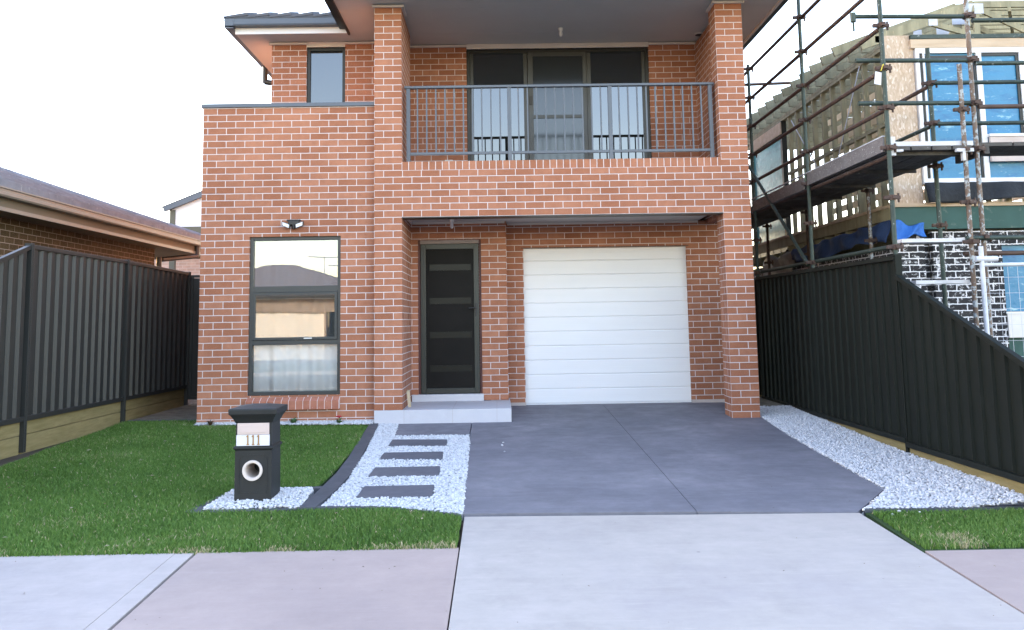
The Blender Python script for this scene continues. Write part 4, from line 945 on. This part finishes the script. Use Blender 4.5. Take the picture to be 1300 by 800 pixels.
# roof trusses, one behind another
def truss(y, back):
    t = .04; tp = .35
    up_ = 0 if back < -.3 else .12; p = lambda x: 5.02+up_+(x-CX)*tp
    b = MB(); top = min(8.08+max(0, back)*.5, 9.6)
    b.beam((6.30 if back > -.3 else 6.5, y, p(6.30 if back > -.3 else 6.5)-.045), (top, y, p(top)-.045), t, .13, (0, 0, 1))
    b.beam((top, y, p(top)-.045), (13-(top-8.08), y, p(top)-.045), t, .09, (0, 0, 1))
    b.beam((6.7, y, 4.95), (13, y, 4.95), t, .09, (0, 0, 1))
    b.beam((7.5, y-.002, 5.16), (8.1, y-.002, 4.98), t, .07, (0, 0, 1)); b.beam((7.9, y-.002, 4.98), (8.1, y-.002, 5.38), t*.9, .07, (1, 0, 0))
    b.beam((8.1, y, 4.98), (8.1, y, 5.38), t*.9, .08, (1, 0, 0)); b.beam((8.2, y+.003, 5.34), (8.9, y+.003, 4.98), t*.9, .08, (0, 0, 1)); b.beam((8.9, y+.003, 5.0), (9.5, y+.003, 5.36), t*.9, .08, (0, 0, 1))
    b.build('roof_truss', M['frame_timber'], K)
    for bx in ((8.0, 8.2, 5.29, 5.43), (7.44, 7.56, 5.13, 5.22)): pl_ = MB(); pl_.box(bx[0], bx[1], y-.026, y-.0225, bx[2], bx[3]); pl_.build('nail_plate', M['galv'], K)
for i in range(18): truss(CY+.03+i*.46, i*.46-.5)
b = MB()
for xx in (8.4, 8.9): b.beam((xx-.35, CY+.0, 5.36), (xx+1.0, CY+2.2, 4.98), .04, .09)
b.build('hip_rafter', M['frame_timber'], K)

# tarps (loose, lying over the frame)
def tarp1(u, v):
    return (CX-.06-.05*v+.02*math.sin(u*22+v*5)+.015*math.sin(u*47), .42+u*4.0, 2.49-.30*v+.05*math.sin(u*7)*v-.14*u*(1-v)*.6+.018*math.sin(u*33))
o = sheet('blue_tarpaulin', tarp1, 70, 8, M['tarp_blue'], None); place(o); tag(o, 'long blue tarpaulin draped along the side above the charcoal brickwork', 'tarpaulin')
def tarp2(u, v):
    return (6.72+.42*u, CY-.08-.10*v*(1-.5*u)-.03*math.sin(u*9+v*4), 2.46-.05*u-.24*v*(1-.45*u)+.03*math.sin(u*8+v*3))
o = sheet('tarpaulin_corner', tarp2, 24, 10, rough_mat('bright_blue_tarpaulin', (.03, .12, .42), (.05, .20, .62), 3, .7, 14, .03, spec=.2), None); place(o); tag(o, 'bright blue tarpaulin end bunched at the corner of the unfinished house', 'tarpaulin')
def tarp3(u, v): return (CX-.07+.03*math.sin(u*14+v*6), 4.4+u*1.9, 2.36-.42*v+.04*math.sin(u*11))
o = sheet('tan_sheet', tarp3, 40, 8, M['tarp_tan'], None); place(o); tag(o, 'grubby tan sheet hanging under the small blue filmed side window', 'sheet')

# ================================================================== SCAFFOLDING
SC = thing('scaffolding', 'weathered steel tube scaffolding with rusty ledgers round the unfinished house', 'scaffolding', (6.2, 0, 0))
def tb(name, a, b_, mat, r=.0245):
    m_ = MB(); m_.tube(a, b_, r, 14); return m_.build(name, M[mat], SC, smooth=True)
def coupler(p, mat='pipe_rust', s=1):
    m_ = MB(); x, y, z = p
    m_.tube((x, y, z-.028), (x, y, z+.028), .036*s, 12); m_.box(x-.085*s, x-.03, y-.02, y+.02, z-.018, z+.018); m_.box(x+.03, x+.085*s, y-.02, y+.02, z-.018, z+.018)
    m_.box(x-.02, x+.02, y-.08*s, y-.03, z-.018, z+.018); m_.tube((x+.07*s, y, z-.05), (x+.07*s, y, z+.045), .012, 8)
    m_.build('coupler', M[mat], SC)
XO, XI = 5.70, 6.60
LZ = (5.28, 4.80, 4.33, 3.86, 3.43)
outer = [(-2.07, 6.6, 'pipe_green'), (.45, 6.2, 'pipe_green'), (3.0, 5.35, 'pipe_green'), (5.5, 5.3, 'pipe_green')]
for y, top, mt in outer:
    tb('standard', (XO, y, -.2), (XO+.0, y, top), mt)
    for z in LZ + (3.0, 1.95, 2.47):
        if z < top: coupler((XO, y, z))
for z, y0, mt in ((5.28, -2.0, 'pipe_rust'), (4.80, -2.0, 'pipe_rust'), (4.33, -2.03, 'pipe_rust'), (3.86, -2.03, 'pipe_rust'), (3.43, -2.03, 'pipe_rust')):
    tb('ledger', (XO+.03, y0 if z > 4.4 or True else y0, z), (XO+.03, 5.6, z), mt)
tb('ledger', (XO+.03, -2.05, 1.965), (XO+.03, 5.6, 1.955), 'pipe_green')
tb('ledger', (XO+.05, -2.05, 2.93), (XO+.05, 5.6, 2.93), 'pipe_rust')
tb('brace', (XO-.04, 3.30, 3.83), (XO-.04, .50, 1.92), 'pipe_green')
tb('transom', (XO-.1, 3.05, 5.03), (XI+.1, 3.05, 5.06), 'pipe_rust')
# inner row and front row
for (x, y, z0, z1, mt) in ((6.585, -1.25, 1.0, 4.32, 'pipe_green'), (6.60, .72, .9, 3.0, 'pipe_mixed'), (6.60, 3.2, .9, 3.0, 'pipe_rust'), (6.60, 5.4, .9, 3.0, 'pipe_rust')):
    tb('standard', (x, y, z0-.9), (x, y, z1), mt)
    for z in (2.93, 2.25): coupler((x, y, z), 'pipe_rust')
tb('standard', (6.70, -1.93, -.2), (6.715, -1.93, 6.5), 'pipe_mixed')
tb('standard', (6.53, -1.98, -.2), (6.56, -1.98, 3.92), 'pipe_mixed')
for z in (4.47, 3.98, 3.50, 3.0, 2.05): coupler((6.705, -1.93, z), 'pipe_rust', 1.15)
for z in (3.42, 2.98, 2.42, 2.0): coupler((6.55, -1.98, z), 'pipe_rust', 1.0)
for z in (3.90, 3.43): coupler((6.585, -1.25, z), 'pipe_rust', 1.1)
for z, x1 in ((4.46, 6.66), (3.97, 6.66), (3.50, 6.66)):
    tb('transom', (5.44, -1.99, z), (x1, -1.95, z), 'pipe_green')
for z in (4.42, 3.94, 3.46): tb('front_ledger', (6.76, -1.93, z), (12, -1.93, z), 'pipe_green' if z > 3.6 else 'pipe_rust')
for z in (3.90, 3.42): tb('inner_ledger', (6.62, -1.27, z), (12, -1.27, z), 'pipe_green')
tb('handrail', (XI, -1.25, 3.88), (XO+.1, -2.0, 3.46) if False else (XI, 5.4, 3.88), 'pipe_rust')
tb('handrail', (XI, -1.25, 3.41), (XI, 5.4, 3.41), 'pipe_green')
m_ = MB(); m_.tube((5.44, -1.99, 4.40), (5.44, -1.99, 4.50), .03, 10); m_.tube((5.44, -1.99, 4.30), (5.44, -1.99, 4.42), .012, 8); m_.build('hook', M['pipe_green'], SC)
# decks
for k_, (xa, xb) in enumerate(((5.76, 5.96), (5.98, 6.18), (6.20, 6.40), (6.42, 6.62))):
    m_ = MB()
    for ya in np.arange(-2.0, 7.6, 2.4): m_.box(xa, xb, ya, ya+2.38, 2.985, 3.03)
    m_.build('deck_plank', M['plank'], SC)
m_ = MB(); m_.box(XO-.045, XO-.028, -2.04, -.85, 2.965, 3.125); m_.box(XO-.045, XO-.028, -.84, .35, 2.965, 3.125); m_.box(XO-.045, XO-.028, .5, 3.0, 2.93, 3.09); m_.box(XO-.045, XO-.028, 3.1, 6.0, 2.93, 3.09); m_.build('toe_board', M['toe'], SC)
m_ = MB(); m_.box(XO-.05, XO-.02, -2.05, 6, 3.125, 3.135); m_.build('toe_board_lip', M['galv'], SC)
for k_, (ya, yb) in enumerate(((-1.92, -1.72), (-1.70, -1.50), (-1.48, -1.28))):
    m_ = MB(); m_.box(5.78, 7.1, ya, yb, 3.032, 3.072); m_.box(7.12, 12, ya, yb, 3.032, 3.072); m_.build('deck_plank', M['plank'] if k_ else M['plank'], SC)
m_ = MB(); m_.box(5.80, 6.66, -1.96, -1.925, 3.035, 3.085); m_.build('deck_edge', M['plank_white'], SC)
for y in (-1.9, -.7, .5, 1.7, 2.95, 4.2): m_ = MB(); m_.box(5.76, 6.62, y, y+.03, 2.945, 2.984); m_.build('deck_bearer', M['plank'], SC)
for x in (6.8, 7.6, 8.4, 9.2): m_ = MB(); m_.box(x, x+.05, -1.92, -1.28, 2.95, 3.03); m_.build('deck_bearer', M['plank'], SC)
# low planks, white with plaster
for k_, (z, xa, xb) in enumerate(((2.005, 5.83, 6.50), (1.565, 5.95, 6.52))):
    m_ = MB(); m_.box(xa, xb, -1.95, -1.72, z, z+.038); m_.build('low_plank', M['plank_white'], SC)
tb('transom', (6.5, -1.97, 2.04), (9, -1.97, 2.04), 'pipe_green'); tb('transom', (6.5, -1.90, 1.88), (9, -1.90, 1.88), 'pipe_rust')
for bx in ((5.73, 5.78, -2.06, -2.0, 2.92, 3.12), (5.781, 5.86, -2.06, -2.0, 2.96, 2.985), (6.44, 6.62, -2.04, -1.99, 2.955, 2.99), (6.50, 6.53, -2.04, -1.99, 2.86, 2.9545)): m_ = MB(); m_.box(*bx); m_.build('bracket', M['plank_white'], SC)
tg = thing('scaffold_tag', 'small white inspection tag tied to the front scaffold post', 'tag', (5.66, -2.0, 3.64))
m_ = MB(); m_.prism([(-.04, 3.68), (.03, 3.665), (.045, 3.80), (-.02, 3.815)], lambda u, v, d: Vector((5.61+u, -2.12+d, v)), 0, .004); fix(m_.build('card', M['white_plate'], tg))
m_ = MB(); m_.beam((5.65, -2.118, 3.82), (5.69, -2.10, 3.90), .012, .004); m_.build('tie', rough_mat('yellow_cable_tie', (.5, .42, .05), (.6, .5, .06)), tg)
# temporary mesh fence in front of the scaffold, far right
TF = thing('temporary_fence', 'galvanised temporary mesh fence panel in front of the charcoal brickwork', 'fence', (7.6, -2.25, -.2))
m_ = MB(); m_.tube((6.50, -2.25, -.3), (6.50, -2.25, 1.93), .024, 12); m_.tube((6.50, -2.25, 1.74), (9.0, -2.25, 1.74), .02, 12); m_.tube((9.0, -2.25, -.3), (9.0, -2.25, 1.74), .02, 12); m_.tube((6.44, -2.25, 1.80), (6.66, -2.25, 1.80), .03, 12); m_.build('frame', M['galv'], TF, smooth=True)
m_ = MB()
for i in range(25): x = 6.56+i*.10; m_.tube((x, -2.25, -.2), (x, -2.25, 1.74), .0018, 5)
for i in range(12): z = -.15+i*.16; m_.tube((6.52, -2.253, z), (9.0, -2.253, z), .0018, 5)
m_.build('wire_mesh', M['galv'], TF)

# ================================================================== ACROSS THE STREET (seen only as reflections)
def far_house(x0, x1, label, gx0, gx1, wallm, roofm, pitch=20, doors='render_cream'):
    t = thing('opposite_house', label, 'house', ((x0+x1)/2, -34.5, -.5))
    b = MB(); b.wall(x0, x1, -.5, 2.55, -34.7, -34.4, [(gx0, gx1, -.5, 1.85), (x1-2.2, x1-.9, .6, 1.9)]); b.box(x0, x0+.3, -44, -34.7, -.5, 2.55); b.box(x1-.3, x1, -44, -34.7, -.5, 2.55); b.build('wall', M[wallm], t)
    b = MB(); b.box(gx0, gx1, -34.62, -34.56, -.5, 1.85); b.build('garage_door', M[doors], t)
    b = MB(); b.box(x1-2.2, x1-.9, -34.6, -34.56, .6, 1.9); b.build('window', M['glass_dark'], t)
    b = MB(); b.box(x0-.5, x1+.5, -44.5, -33.9, 2.55, 2.62); b.build('eave', M['white'], t)
    b = MB(); hip_roof(b, x0-.55, x1+.55, -44.6, -33.85, 2.7, math.radians(pitch)); b.build('roof', M[roofm], t)
    b = MB(); gutter(b, (x0-.5, -33.9, 2.58), (x1+.5, -33.9, 2.58), (0, 1, 0)); fix(b.build('gutter', M['dark_metal'], t))
far_house(-16.2, -4.9, 'single storey house with cream garage door mirrored in the tall front window', -13.0, -7.2, 'tan_brick', 'roof_grey', 19)
far_house(-1.5, 8.5, 'single storey house across the street behind the camera', 2.0, 7.0, 'brown_brick', 'roof_grey', 21)
far_house(11, 21, 'rightmost single storey house across the street', 12.0, 17.0, 'tan_brick', 'roof_brown', 21)
def aerial(x, y, zt, label):
    t = thing('tv_aerial', label, 'television aerial', (x, y, 4), 'rooftop aerials mirrored in the front window')
    b = MB(); b.tube((x, y, 3.2), (x, y, zt), .03, 8); b.build('mast', M['galv'], t)
    b = MB(); b.beam((x-.9, y, zt-.05), (x+.9, y, zt-.05), .05, .05); 
    for k_ in range(-4, 5): b.beam((x+k_*.2, y-.35, zt-.05), (x+k_*.2, y+.35, zt-.05), .03, .03)
    b.build('antenna', M['galv'], t)
aerial(-7.9, -38, 4.95, 'television aerial mirrored near the middle of the top window pane')
aerial(-6.5, -36.5, 4.35, 'television aerial mirrored at the right edge of the top window pane')

for o in bpy.data.objects:
    if '_loc' in o: del o['_loc']
